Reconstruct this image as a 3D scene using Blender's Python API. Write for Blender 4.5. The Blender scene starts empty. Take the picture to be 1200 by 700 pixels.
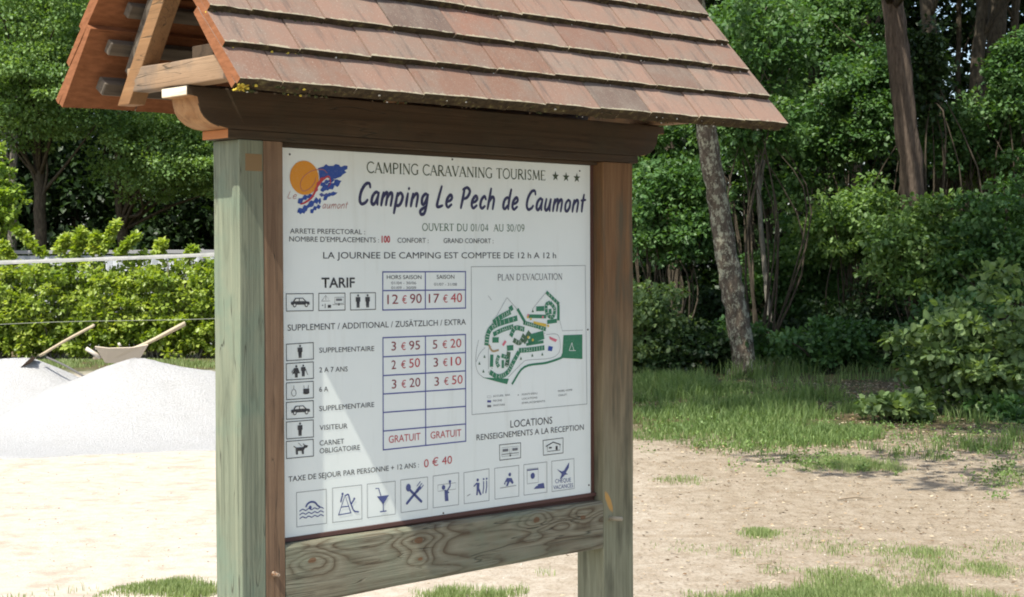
import bpy, bmesh, math, random
import numpy as np
from mathutils import Vector, Matrix
from mathutils.geometry import tessellate_polygon
random.seed(7); RNG = np.random.default_rng(7)
SC = bpy.context.scene; COL = SC.collection

# ------------------------------------------------------------------ camera
F_PX = 1920.0; PITCH = math.radians(1.19); ROLL = math.radians(0.2); EYE = 1.6
fwd = np.array([0, math.cos(PITCH), -math.sin(PITCH)])
r0 = np.array([1.0, 0, 0]); u0 = np.cross(r0, fwd)
rgt = math.cos(ROLL)*r0 - math.sin(ROLL)*u0
upv = math.cos(ROLL)*u0 + math.sin(ROLL)*r0
CAM = np.array([0, 0, EYE])
cd = bpy.data.cameras.new('camera'); cam = bpy.data.objects.new('camera', cd); COL.objects.link(cam)
m = Matrix(((rgt[0], upv[0], -fwd[0], 0), (rgt[1], upv[1], -fwd[1], 0), (rgt[2], upv[2], -fwd[2], EYE), (0, 0, 0, 1)))
cam.matrix_world = m
cd.sensor_width = 36; cd.lens = 36*F_PX/1200.0; cd.clip_start = 0.05; cd.clip_end = 2000
SC.camera = cam
SC.render.resolution_x = 1024; SC.render.resolution_y = 597

# ------------------------------------------------------------------ light
SUN_AZ = np.array([-0.55, -0.835]); SUN_EL = math.radians(57.9)
w = bpy.data.worlds.new('World'); SC.world = w; w.use_nodes = True
nt = w.node_tree; bg = nt.nodes['Background']
sky = nt.nodes.new('ShaderNodeTexSky'); sky.sky_type = 'NISHITA'; sky.sun_disc = False
sky.sun_elevation = SUN_EL; sky.sun_rotation = math.atan2(SUN_AZ[0], SUN_AZ[1])
sky.air_density = 1.0; sky.dust_density = 2.2
nt.links.new(sky.outputs[0], bg.inputs[0]); bg.inputs[1].default_value = 0.13
sd = bpy.data.lights.new('sun', 'SUN'); sd.energy = 4.2; sd.angle = math.radians(0.53); sd.color = (1.0, 0.95, 0.86)
so = bpy.data.objects.new('sun', sd); COL.objects.link(so)
h = SUN_AZ/np.linalg.norm(SUN_AZ)
tosun = Vector((h[0]*math.cos(SUN_EL), h[1]*math.cos(SUN_EL), math.sin(SUN_EL)))
so.rotation_euler = tosun.to_track_quat('Z', 'Y').to_euler(); so.location = (-8, -10, 20)
SC.view_settings.view_transform = 'Standard'; SC.view_settings.look = 'None'
SC.view_settings.exposure = 0.93; SC.view_settings.gamma = 1.0
SC.cycles.filter_width = 1.9; SC.cycles.max_bounces = 8; SC.cycles.diffuse_bounces = 4; SC.cycles.transmission_bounces = 4

# ------------------------------------------------------------------ node helpers
class NT:
    def __init__(s, name):
        s.m = bpy.data.materials.new(name); s.m.use_nodes = True; s.t = s.m.node_tree
        s.b = s.t.nodes['Principled BSDF']; s.out = s.t.nodes['Material Output']
    def n(s, typ, **kw):
        x = s.t.nodes.new(typ)
        for k, v in kw.items():
            if k.startswith('i_'):
                key = k[2:]; key = int(key) if key.isdigit() else key.replace('_', ' ')
                if hasattr(v, 'links') or isinstance(v, bpy.types.NodeSocket): s.t.links.new(v, x.inputs[key])
                else: x.inputs[key].default_value = v
            else: setattr(x, k, v)
        return x
    def l(s, a, b): s.t.links.new(a, b)
    def coord(s, kind='Object', scale=(1, 1, 1), loc=(0, 0, 0), rot=(0, 0, 0)):
        tc = s.n('ShaderNodeTexCoord'); mp = s.n('ShaderNodeMapping')
        s.l(tc.outputs[kind], mp.inputs[0]); mp.inputs['Scale'].default_value = scale
        mp.inputs['Location'].default_value = loc; mp.inputs['Rotation'].default_value = rot
        return mp.outputs[0]
    def geo(s, scale=(1, 1, 1)):
        g = s.n('ShaderNodeNewGeometry'); mp = s.n('ShaderNodeMapping')
        s.l(g.outputs['Position'], mp.inputs[0]); mp.inputs['Scale'].default_value = scale
        return mp.outputs[0]
    def noise(s, vec, scale=5, detail=4, rough=0.55, dist=0.0):
        x = s.n('ShaderNodeTexNoise', i_Scale=scale, i_Detail=detail, i_Roughness=rough, i_Distortion=dist)
        s.l(vec, x.inputs['Vector']); return x.outputs[0]
    def ramp(s, fac, stops, interp='LINEAR'):
        x = s.n('ShaderNodeValToRGB'); cr = x.color_ramp; cr.interpolation = interp
        while len(cr.elements) < len(stops): cr.elements.new(0.5)
        for e, (p, c) in zip(cr.elements, stops):
            e.position = p; e.color = (*c, 1) if len(c) == 3 else c
        s.l(fac, x.inputs[0]); return x.outputs[0]
    def mix(s, fac, a, b, mode='MIX'):
        x = s.n('ShaderNodeMix', data_type='RGBA', blend_type=mode)
        for v, i in ((fac, 0), (a, 6), (b, 7)):
            if isinstance(v, bpy.types.NodeSocket): s.l(v, x.inputs[i])
            elif isinstance(v, (int, float)): x.inputs[i].default_value = v
            else: x.inputs[i].default_value = (*v, 1)
        return x.outputs[2]
    def math(s, op, a, b=0.0, c=None):
        x = s.n('ShaderNodeMath', operation=op)
        for i, v in enumerate((a, b, c)):
            if v is None: continue
            if isinstance(v, bpy.types.NodeSocket): s.l(v, x.inputs[i])
            else: x.inputs[i].default_value = v
        return x.outputs[0]
    def bump(s, hgt, strength=0.3, dist=0.01):
        x = s.n('ShaderNodeBump', i_Strength=strength, i_Distance=dist); s.l(hgt, x.inputs['Height'])
        s.l(x.outputs[0], s.b.inputs['Normal']); return x
    def base(s, c, rough=0.7, spec=0.3):
        if isinstance(c, bpy.types.NodeSocket): s.l(c, s.b.inputs['Base Color'])
        else: s.b.inputs['Base Color'].default_value = (*c, 1)
        if isinstance(rough, bpy.types.NodeSocket): s.l(rough, s.b.inputs['Roughness'])
        else: s.b.inputs['Roughness'].default_value = rough
        s.b.inputs['Specular IOR Level'].default_value = spec
        return s.m

def flat(name, c, rough=0.6, spec=0.3):
    t = NT(name); return t.base(c, rough, spec)

def wood(name, axis, dark, mid, light, ring=26, stain=None, rough=0.75, bumpn=0.5, knots=(), warp=0.035, loc=(0, 0, 0)):
    """grain runs along object axis 'axis' (0,1,2)"""
    t = NT(name)
    sc = [1.0, 1.0, 1.0]; sc[axis] = 0.07 if knots else warp
    tc = t.n('ShaderNodeTexCoord'); vec = tc.outputs['Object']
    add = t.n('ShaderNodeVectorMath', operation='ADD'); t.l(vec, add.inputs[0]); add.inputs[1].default_value = loc
    oi = t.n('ShaderNodeObjectInfo'); rnd = t.n('ShaderNodeVectorMath', operation='SCALE'); rnd.inputs[0].default_value = (3.1, 2.3, 4.7)
    t.l(oi.outputs['Random'], rnd.inputs['Scale'])
    kd = None; vpos = add.outputs[0]
    if knots: vpos2 = vpos
    else:
        a2 = t.n('ShaderNodeVectorMath', operation='ADD'); t.l(vpos, a2.inputs[0]); t.l(rnd.outputs[0], a2.inputs[1]); vpos2 = a2.outputs[0]
    mp = t.n('ShaderNodeMapping'); mp.inputs['Scale'].default_value = sc; t.l(vpos2, mp.inputs[0])
    big = t.noise(mp.outputs[0], 7, 2, 0.5)
    # ring field: slow noise turned to bands
    fld = t.math('MULTIPLY', big, ring)
    if knots:
        wn = t.n('ShaderNodeTexNoise', i_Scale=9.0, i_Detail=3.0); t.l(tc.outputs['Object'], wn.inputs['Vector'])
        w1 = t.n('ShaderNodeVectorMath', operation='SUBTRACT'); t.l(wn.outputs['Color'], w1.inputs[0]); w1.inputs[1].default_value = (0.5, 0.5, 0.5)
        w2 = t.n('ShaderNodeVectorMath', operation='SCALE'); t.l(w1.outputs[0], w2.inputs[0]); w2.inputs['Scale'].default_value = 0.04
        w3 = t.n('ShaderNodeVectorMath', operation='ADD'); t.l(tc.outputs['Object'], w3.inputs[0]); t.l(w2.outputs[0], w3.inputs[1]); wv = w3.outputs[0]
    for (kx, kz, kr) in knots:
        d = t.n('ShaderNodeVectorMath', operation='SUBTRACT'); t.l(wv, d.inputs[0]); d.inputs[1].default_value = (kx, 0, kz)
        ms = t.n('ShaderNodeVectorMath', operation='MULTIPLY'); t.l(d.outputs[0], ms.inputs[0]); ms.inputs[1].default_value = (0.55, 0, 1.0)
        ln = t.n('ShaderNodeVectorMath', operation='LENGTH'); t.l(ms.outputs[0], ln.inputs[0])
        q = t.math('DIVIDE', ln.outputs['Value'], kr); e = t.math('POWER', 2.718, t.math('MULTIPLY', t.math('MULTIPLY', q, q), -0.5))
        fld = t.math('ADD', fld, t.math('MULTIPLY', e, kr*95))
        kk = t.math('LESS_THAN', ln.outputs['Value'], kr*0.28)
        kd = kk if kd is None else t.math('MAXIMUM', kd, kk)
    wav = t.math('FRACT', fld)
    fine_sc = [1.0, 1.0, 1.0]; fine_sc[axis] = 0.02
    mp2 = t.n('ShaderNodeMapping'); mp2.inputs['Scale'].default_value = fine_sc; t.l(vpos2, mp2.inputs[0])
    fine = t.noise(mp2.outputs[0], 170, 3, 0.6)
    c = t.ramp(wav, [(0.0, mid), (0.35, light), (0.70, mid), (0.94, tuple((a+b)/2 for a, b in zip(dark, mid)) if not knots else dark), (1.0, mid)])
    c = t.mix(t.math('MULTIPLY', t.math('SUBTRACT', fine, 0.35), 1.2), c, tuple(x*0.62 for x in mid))
    blot = t.noise(vpos2, 6, 4, 0.6)
    if stain: c = t.mix(t.ramp(blot, [(0.45, (0, 0, 0)), (0.68, (1, 1, 1))]), c, stain)
    mp3 = t.n('ShaderNodeMapping'); s3 = [1.0]*3; s3[axis] = 0.12; mp3.inputs['Scale'].default_value = s3; t.l(vpos2, mp3.inputs[0])
    st = t.noise(mp3.outputs[0], 38, 3, 0.7)
    c = t.mix(t.ramp(st, [(0.56, (0, 0, 0)), (0.78, (0.75, 0.75, 0.75))]), c, tuple(x*0.55 for x in dark))
    # drying cracks
    mp4 = t.n('ShaderNodeMapping'); s4 = [1.0]*3; s4[axis] = 0.045; mp4.inputs['Scale'].default_value = s4; t.l(vpos2, mp4.inputs[0])
    ck = t.noise(mp4.outputs[0], 46, 1, 0.4, 0.3)
    crack = t.ramp(t.math('ABSOLUTE', t.math('SUBTRACT', ck, 0.5)), [(0.0, (1, 1, 1)), (0.010, (0, 0, 0))])
    msk = t.ramp(t.noise(vpos2, 5, 2, 0.5), [(0.5, (0, 0, 0)), (0.56, (1, 1, 1))])
    cm = t.mix(1.0, crack, msk, 'MULTIPLY')
    c = t.mix(t.math('MULTIPLY', cm, 0.8), c, (0.03, 0.028, 0.02))
    if kd is not None: c = t.mix(t.math('MULTIPLY', kd, 0.75), c, (0.13, 0.06, 0.025))
    hgt = t.math('SUBTRACT', t.math('ADD', t.math('MULTIPLY', wav, 0.35), fine), t.math('MULTIPLY', cm, 1.5))
    t.bump(hgt, bumpn, 0.0022)
    return t.base(c, rough, 0.25)

# ------------------------------------------------------------------ mesh helpers
def tag(o, label=None, cat=None, group=None, kind=None):
    if label: o['label'] = label
    if cat: o['category'] = cat
    if group: o['group'] = group
    if kind: o['kind'] = kind
    return o
def empty(name, loc, rz=0):
    o = bpy.data.objects.new(name, None); COL.objects.link(o); o.location = loc; o.rotation_euler = (0, 0, rz)
    o.empty_display_size = 0.2; return o
def link(name, me, parent=None, loc=(0, 0, 0), rot=(0, 0, 0)):
    o = bpy.data.objects.new(name, me); COL.objects.link(o); o.parent = parent; o.location = loc; o.rotation_euler = rot; return o
def npmesh(name, V, Fc, mats, matidx=None, smooth=False, attr=None):
    me = bpy.data.meshes.new(name); V = np.asarray(V, dtype=np.float32); Fc = np.asarray(Fc, dtype=np.int32)
    k = Fc.shape[1]; nf = len(Fc)
    me.vertices.add(len(V)); me.vertices.foreach_set('co', V.ravel())
    me.loops.add(nf*k); me.loops.foreach_set('vertex_index', Fc.ravel())
    me.polygons.add(nf); me.polygons.foreach_set('loop_start', np.arange(0, nf*k, k, dtype=np.int32))
    if matidx is not None: me.polygons.foreach_set('material_index', np.asarray(matidx, dtype=np.int32))
    if smooth: me.polygons.foreach_set('use_smooth', np.ones(nf, dtype=bool))
    for mt in (mats if isinstance(mats, (list, tuple)) else [mats]): me.materials.append(mt)
    if attr is not None:
        a = me.attributes.new('tint', 'FLOAT', 'POINT'); a.data.foreach_set('value', np.asarray(attr, dtype=np.float32))
    me.update(calc_edges=True); return me
def bm_mesh(name, bm, mats, smooth=False, bevel=0.0, segs=2):
    if bevel: bmesh.ops.bevel(bm, geom=list(bm.edges), offset=bevel, segments=segs, affect='EDGES', profile=0.6)
    bmesh.ops.recalc_face_normals(bm, faces=bm.faces)
    me = bpy.data.meshes.new(name); bm.to_mesh(me); bm.free()
    for mt in (mats if isinstance(mats, (list, tuple)) else [mats]): me.materials.append(mt)
    if smooth:
        for p in me.polygons: p.use_smooth = True
    return me
def box_bm(x0, x1, y0, y1, z0, z1, cuts=0, axis=0, jit=0.0):
    """box with corners; optional cuts along an axis and small unevenness"""
    bm = bmesh.new(); vs = [bm.verts.new((x, y, z)) for x in (x0, x1) for y in (y0, y1) for z in (z0, z1)]
    for f in ((0, 1, 3, 2), (4, 6, 7, 5), (0, 4, 5, 1), (2, 3, 7, 6), (0, 2, 6, 4), (1, 5, 7, 3)): bm.faces.new([vs[i] for i in f])
    if cuts:
        L = [e for e in bm.edges if abs((e.verts[0].co-e.verts[1].co)[axis]) > 1e-6]
        bmesh.ops.subdivide_edges(bm, edges=L, cuts=cuts, use_grid_fill=True)
    if jit:
        for v in bm.verts: v.co += Vector([random.uniform(-jit, jit) if i != axis else 0 for i in range(3)])
    return bm
def box(name, x0, x1, y0, y1, z0, z1, mat, parent=None, bevel=0.003, **kw):
    return link(name, bm_mesh(name, box_bm(x0, x1, y0, y1, z0, z1, **kw), mat, bevel=bevel), parent)
def prism(name, prof, y0, y1, mat, parent=None, bevel=0.0):
    """profile in x,z extruded along y"""
    bm = bmesh.new(); a = [bm.verts.new((x, y0, z)) for x, z in prof]; b = [bm.verts.new((x, y1, z)) for x, z in prof]
    n = len(prof); bm.faces.new(a); bm.faces.new(b[::-1])
    for i in range(n): bm.faces.new((a[i], b[i], b[(i+1) % n], a[(i+1) % n]))
    return link(name, bm_mesh(name, bm, mat, bevel=bevel, segs=1), parent)
def tube(P, R, sides=8, cap=True, wob=0.0):
    P = np.asarray(P, float); n = len(P); V = []; Fc = []
    T = np.gradient(P, axis=0); T /= np.linalg.norm(T, axis=1)[:, None]+1e-9
    ref = np.array([0.31, 0.95, 0.1]) if abs(T[0][2]) > 0.8 else np.array([0, 0, 1.0])
    for i in range(n):
        a = np.cross(T[i], ref); a /= np.linalg.norm(a); b = np.cross(T[i], a)
        for k in range(sides):
            t = 2*math.pi*k/sides; rr = R[i]*(1+(random.uniform(-wob, wob) if wob else 0))
            V.append(P[i]+rr*(math.cos(t)*a+math.sin(t)*b))
    for i in range(n-1):
        for k in range(sides):
            Fc.append((i*sides+k, i*sides+(k+1) % sides, (i+1)*sides+(k+1) % sides, (i+1)*sides+k))
    if cap:
        c0 = len(V); V.append(P[0]); V.append(P[-1])
        for k in range(sides):
            Fc.append((c0, (k+1) % sides, k, k)); Fc.append((c0+1, (n-1)*sides+k, (n-1)*sides+(k+1) % sides, (n-1)*sides+(k+1) % sides))
    return np.array(V), Fc
def tubes_mesh(name, items, mat, smooth=True):
    bm = bmesh.new()
    for it in items:
        V, Fc = tube(*it)
        vs = [bm.verts.new(v) for v in V]
        for f in Fc:
            ids = []; [ids.append(i) for i in f if i not in ids]
            try: bm.faces.new([vs[i] for i in ids])
            except ValueError: pass
    me = bpy.data.meshes.new(name); bm.to_mesh(me); bm.free(); me.materials.append(mat)
    if smooth:
        for p in me.polygons: p.use_smooth = True
    return me
def smooth_path(pts, k=5):
    P = [np.array(p, float) for p in pts]
    if len(P) < 3: return np.array(P)
    Q = [2*P[0]-P[1]]+P+[2*P[-1]-P[-2]]; out = []
    for i in range(1, len(Q)-2):
        for j in range(k):
            t = j/k; out.append(0.5*((2*Q[i])+(-Q[i-1]+Q[i+1])*t+(2*Q[i-1]-5*Q[i]+4*Q[i+1]-Q[i+2])*t*t+(-Q[i-1]+3*Q[i]-3*Q[i+1]+Q[i+2])*t**3))
    out.append(P[-1]); return np.array(out)
def gp(px, py):
    """ground point seen at a photo position (measuring aid)"""
    r = fwd+rgt*(px-600)/F_PX+upv*(350-py)/F_PX; t = -EYE/r[2]; return CAM+r*t
def at(px, py, d):
    r = fwd+rgt*(px-600)/F_PX+upv*(350-py)/F_PX; return CAM+r*(d/r[1])
# ------------------------------------------------------------------ ground
def hnoise(x, y, seed=0):
    r = np.random.default_rng(100+seed); out = 0*x
    for k in range(14):
        f = 0.25*1.45**k; a = r.uniform(0, 6.28); out = out+np.sin(x*f*np.cos(a)+y*f*np.sin(a)+r.uniform(0, 6.28))/(1.45**k)
    return out/2.2
def gz(x, y):
    return 0.035*hnoise(x, y, 1)*np.clip((np.asarray(y)-6)/6, 0, 1)+0.012*hnoise(x*3.1, y*3.1, 2)*np.clip((np.asarray(y)-5)/3, 0, 1)
def ground_mesh():
    xs = np.unique(np.concatenate([np.linspace(-400, -16, 14), np.linspace(-16, 16, 200), np.linspace(16, 400, 14)]))
    ys = np.unique(np.concatenate([np.linspace(-300, 0, 12), np.linspace(0, 34, 220), np.linspace(34, 90, 16), np.linspace(90, 600, 10)]))
    X, Y = np.meshgrid(xs, ys); Z = gz(X, Y)*np.exp(-np.clip((Y-40)/20, 0, 5)); V = np.stack([X, Y, Z], -1).reshape(-1, 3); nx = len(xs)
    I = np.arange(len(ys)-1)[:, None]*nx+np.arange(nx-1)[None]; Fc = np.stack([I, I+1, I+1+nx, I+nx], -1).reshape(-1, 4)
    return npmesh('ground', V, Fc, ground_mat(), smooth=True)
def ground_mat():
    t = NT('sandy_gravel_ground'); g = t.geo(); sp = t.n('ShaderNodeSeparateXYZ'); t.l(g, sp.inputs[0]); X, Y = sp.outputs[0], sp.outputs[1]
    n1 = t.noise(g, 0.9, 5, 0.6); n2 = t.noise(g, 9, 5, 0.65); n3 = t.noise(g, 70, 4, 0.7); n4 = t.noise(g, 3.2, 6, 0.7)
    pale = t.ramp(n2, [(0.3, (0.42, 0.365, 0.285)), (0.5, (0.475, 0.42, 0.345)), (0.7, (0.51, 0.465, 0.395))])
    soil = t.ramp(n2, [(0.3, (0.225, 0.18, 0.125)), (0.5, (0.295, 0.247, 0.183)), (0.72, (0.365, 0.315, 0.245))])
    # swept yard is paler to the left, trodden soil to the right
    k = t.n('ShaderNodeMapRange', i_From_Min=-1.3, i_From_Max=1.6); t.l(t.math('ADD', X, t.math('MULTIPLY', t.math('SUBTRACT', n1, 0.5), 2.4)), k.inputs[0])
    c = t.mix(k.outputs[0], pale, soil)
    c = t.mix(t.ramp(n4, [(0.50, (0, 0, 0)), (0.70, (0.45, 0.45, 0.45))]), c, (0.20, 0.145, 0.09))
    c = t.mix(t.mix(1.0, t.ramp(n3, [(0.36, (0.8, 0.8, 0.8)), (0.48, (0, 0, 0))]), t.ramp(k.outputs[0], [(0.0, (0.25, 0.25, 0.25)), (1.0, (1, 1, 1))]), 'MULTIPLY'), c, (0.12, 0.09, 0.055))
    n5 = t.noise(t.geo((1, 0.25, 1)), 26, 5, 0.7); c = t.mix(t.mix(1.0, t.ramp(n5, [(0.55, (0, 0, 0)), (0.68, (0.6, 0.6, 0.6))]), k.outputs[0], 'MULTIPLY'), c, (0.15, 0.115, 0.07))
    c = t.mix(t.ramp(n3, [(0.60, (0, 0, 0)), (0.72, (0.5, 0.5, 0.5))]), c, (0.50, 0.46, 0.38))
    # woodland litter and mossy soil beyond the ragged yard edge (right: near, left: at the hedge foot)
    edge = t.n('ShaderNodeMapRange', i_From_Min=-2.0, i_From_Max=1.3, i_To_Min=24.2, i_To_Max=14.7); t.l(X, edge.inputs[0])
    d = t.math('ADD', t.math('SUBTRACT', Y, edge.outputs[0]), t.math('MULTIPLY', t.math('SUBTRACT', n4, 0.5), 5.0))
    lit = t.ramp(n3, [(0.3, (0.035, 0.028, 0.016)), (0.5, (0.10, 0.075, 0.04)), (0.7, (0.19, 0.14, 0.08))])
    mossy = t.ramp(n2, [(0.35, (0.04, 0.06, 0.02)), (0.7, (0.09, 0.115, 0.045))])
    lit = t.mix(t.ramp(n1, [(0.4, (0, 0, 0)), (0.6, (0.8, 0.8, 0.8))]), lit, mossy)
    kk = t.n('ShaderNodeMapRange', i_From_Min=-0.9, i_From_Max=1.3); t.l(d, kk.inputs[0]); c = t.mix(kk.outputs[0], c, lit)
    t.bump(t.math('ADD', t.math('MULTIPLY', n3, 0.7), n2), 0.7, 0.02); return t.base(c, 0.95, 0.1)
ground = link('ground', ground_mesh(), None); ground['kind'] = 'structure'

# ------------------------------------------------------------------ notice board kiosk  (local x along the board, local -y towards the viewer, z up)
TH = math.radians(44.6); UX, UY = math.cos(TH), math.sin(TH); BO = np.array([-0.64546, 4.60439, 0.83039]); ZB = BO[2]
root = empty('notice_board', (BO[0], BO[1], 0), TH)
tag(root, 'roofed wooden campsite notice board with white price panel between two posts under clay tiles', 'notice board')
M_green = wood('treated_green_pine', 2, (0.10, 0.115, 0.078), (0.168, 0.19, 0.132), (0.205, 0.225, 0.155), ring=26, stain=(0.135, 0.178, 0.128), knots=(), bumpn=0.6)
M_brown = wood('stained_brown_pine', 2, (0.09, 0.055, 0.032), (0.165, 0.105, 0.062), (0.21, 0.14, 0.085), ring=20, stain=(0.14, 0.09, 0.056))
M_brownx = wood('stained_brown_beam', 0, (0.028, 0.019, 0.011), (0.055, 0.037, 0.021), (0.072, 0.049, 0.029), ring=9, stain=(0.045, 0.036, 0.022))
M_orange = wood('orange_beam_end', 0, (0.20, 0.095, 0.04), (0.30, 0.155, 0.065), (0.37, 0.21, 0.095), ring=8, stain=(0.26, 0.17, 0.09))
M_tie = wood('pale_tie_beam', 1, (0.15, 0.10, 0.055), (0.26, 0.17, 0.10), (0.30, 0.205, 0.125), ring=5, stain=(0.115, 0.10, 0.085))
M_raft = wood('rafter_timber', 1, (0.15, 0.08, 0.035), (0.235, 0.125, 0.055), (0.28, 0.16, 0.075), ring=5, stain=(0.20, 0.115, 0.055))
M_cross = wood('grey_knotty_rail', 0, (0.085, 0.06, 0.035), (0.17, 0.155, 0.105), (0.235, 0.225, 0.16), ring=22, stain=(0.16, 0.18, 0.125),
               knots=((0.47, ZB-0.055, 0.034), (0.475, ZB-0.112, 0.016), (0.98, ZB-0.06, 0.03), (1.20, ZB-0.07, 0.028), (0.07, ZB-0.07, 0.03)), bumpn=0.8)
def post_right():
    t = NT('weathered_right_post'); vec = t.coord('Object', (1, 1, 0.05)); f = t.noise(vec, 90, 4, 0.6); b = t.noise(t.coord('Object', (1, 1, 0.16)), 15, 4, 0.6)
    tc = t.n('ShaderNodeTexCoord'); sp = t.n('ShaderNodeSeparateXYZ'); t.l(tc.outputs['Object'], sp.inputs[0])
    hz = t.math('ADD', sp.outputs[2], t.math('MULTIPLY', b, 0.35))
    low = t.ramp(f, [(0.3, (0.15, 0.155, 0.10)), (0.7, (0.24, 0.245, 0.165))]); hi = t.ramp(f, [(0.3, (0.12, 0.065, 0.03)), (0.7, (0.20, 0.115, 0.055))])
    k = t.n('ShaderNodeMapRange', i_From_Min=0.85, i_From_Max=1.75); t.l(hz, k.inputs[0])
    c = t.mix(k.outputs[0], low, hi)
    c = t.mix(t.ramp(b, [(0.52, (0, 0, 0)), (0.66, (0.7, 0.7, 0.7))]), c, (0.075, 0.075, 0.05))
    # raw orange scar where a bracket tore the surface
    d = t.n('ShaderNodeVectorMath', operation='SUBTRACT'); t.l(tc.outputs['Object'], d.inputs[0]); d.inputs[1].default_value = (1.325, -0.037, 0.80)
    rt = t.n('ShaderNodeVectorRotate', rotation_type='Y_AXIS'); rt.inputs['Angle'].default_value = 0.45; t.l(d.outputs[0], rt.inputs[0])
    sc = t.n('ShaderNodeVectorMath', operation='MULTIPLY'); t.l(rt.outputs[0], sc.inputs[0]); sc.inputs[1].default_value = (60, 0, 17)
    ln = t.n('ShaderNodeVectorMath', operation='LENGTH'); t.l(sc.outputs[0], ln.inputs[0])
    sm = t.ramp(t.math('ADD', ln.outputs['Value'], t.math('MULTIPLY', f, 0.5)), [(0.8, (1, 1, 1)), (1.25, (0, 0, 0))])
    c = t.mix(sm, c, (0.42, 0.25, 0.08)); t.bump(f, 0.6, 0.002)
    return t.base(c, 0.8, 0.2)
M_rpost = post_right()
PF, PB = -0.037, 0.085
def post(x0, x1, mat, name='post'):
    return box(name, x0, x1, PF, PB, 0, ZB+1.113, mat, root, bevel=0.004, cuts=10, axis=2, jit=0.0012)
post(-0.170, -0.0885, M_green)
box('side_batten', -0.088, -0.022, PF+0.0015, PB-0.002, 0, ZB+1.113, M_brown, root, bevel=0.002)
post(1.299, 1.451, M_rpost)
box('post_patch', -0.150, -0.094, PF-0.0015, PF+0.004, ZB+1.028, ZB+1.075, flat('patch_brown', (0.20, 0.135, 0.065), 0.8), root, bevel=0.001)  # flat paler brown rectangle on the upper post front
# header beam with moulded ends, and the lintel under it
def header():
    L = [(-0.335, 1.247), (-0.335, 1.221), (-0.301, 1.221), (-0.300, 1.200), (-0.294, 1.182), (-0.282, 1.166), (-0.262, 1.152), (-0.235, 1.143), (-0.204, 1.1395)]
    Rr = [(1.281-x, z) for x, z in L]
    return [(x, z+ZB) for x, z in L]+[(x, z+ZB) for x, z in Rr[::-1]]
hb = prism('header_beam', header(), PF-0.001, PB, M_brownx, root, bevel=0.002)
hb.data.materials.append(M_orange); hb.data.materials.append(wood('pale_cut_end', 1, (0.55, 0.42, 0.26), (0.66, 0.56, 0.40), (0.72, 0.66, 0.52), ring=5))
for p in hb.data.polygons:
    if abs(p.normal.y) < 0.5 and (p.center.x < -0.2 or p.center.x > 1.48) and p.normal.z < 0.5:
        p.material_index = 2 if (abs(p.center.x+0.335) < 0.004) else 1
ln = box('lintel', -0.206, 1.478, PF-0.0005, PB, ZB+1.114, ZB+1.139, M_brownx, root, bevel=0.003)
ln.data.materials.append(wood('red_lintel_end', 1, (0.34, 0.13, 0.045), (0.45, 0.19, 0.07), (0.5, 0.24, 0.1), ring=6))
for p in ln.data.polygons:
    if abs(p.normal.x) > 0.8: p.material_index = 1
# lower rail
def rail():
    bm = bmesh.new(); n = 26; rows = []
    prof = [(-0.033, 0), (-0.036, 0.012), (-0.036, 0.168), (-0.030, 0.178), (0.045, 0.178), (0.045, 0.0)]
    for i in range(n+1):
        t = i/n; x = -0.0205+t*1.318; zb = -0.192+0.006*math.sin(t*3)+t*0.006; zt = -0.013-t*0.014; wv = 0.002*math.sin(t*9)+0.0015*math.sin(t*23+1)
        rows.append([bm.verts.new((x, y+wv, ZB+zb+(zt-zb)*(z/0.178))) for y, z in prof])
    for a, b in zip(rows, rows[1:]):
        for k in range(6): bm.faces.new((a[k], b[k], b[(k+1) % 6], a[(k+1) % 6]))
    bm.faces.new(rows[0]); bm.faces.new(rows[-1][::-1])
    return link('lower_rail', bm_mesh('lower_rail', bm, M_cross), root)
rail()
box('backing_panel', -0.0215, 1.2985, 0.006, 0.024, ZB-0.03, ZB+1.1135, flat('dark_backing', (0.10, 0.048, 0.035), 0.7), root, bevel=0.0)
box('bottom_ledge', -0.021, 1.298, -0.004, 0.0055, ZB-0.012, ZB-0.0005, flat('ledge_brown', (0.10, 0.05, 0.04), 0.6), root, bevel=0.001)
box('top_trim', -0.021, 1.298, -0.012, 0.0055, ZB+1.102, ZB+1.1135, M_brownx, root, bevel=0.0015)
def bolt(x, z, r, L):
    bm = bmesh.new()
    a = bmesh.ops.create_cone(bm, cap_ends=True, segments=16, radius1=r, radius2=r*0.85, depth=0.006, matrix=Matrix.Translation((0, -0.003, 0)) @ Matrix.Rotation(math.pi/2, 4, 'X'))
    bmesh.ops.create_cone(bm, cap_ends=True, segments=12, radius1=r*0.55, radius2=r*0.55, depth=L, matrix=Matrix.Translation((0, -L/2, 0)) @ Matrix.Rotation(math.pi/2, 4, 'X'))
    t = NT('rusty_bolt'); c = t.ramp(t.noise(t.coord('Object'), 180, 3), [(0.4, (0.16, 0.08, 0.04)), (0.65, (0.42, 0.36, 0.28))]); t.base(c, 0.5); t.b.inputs['Metallic'].default_value = 0.3
    return link('bolt', bm_mesh('bolt', bm, t.m), root, (x, PF, ZB+z))
bolt(-0.062, -0.088, 0.009, 0.022)
pg = tubes_mesh('peg', [([(0, 0.01, 0), (0.004, -0.05, 0.004)], [0.0075, 0.007], 10)], flat('peg_wood', (0.30, 0.27, 0.20), 0.8))
link('peg', pg, root, (1.331, PF, ZB-0.089))
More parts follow.
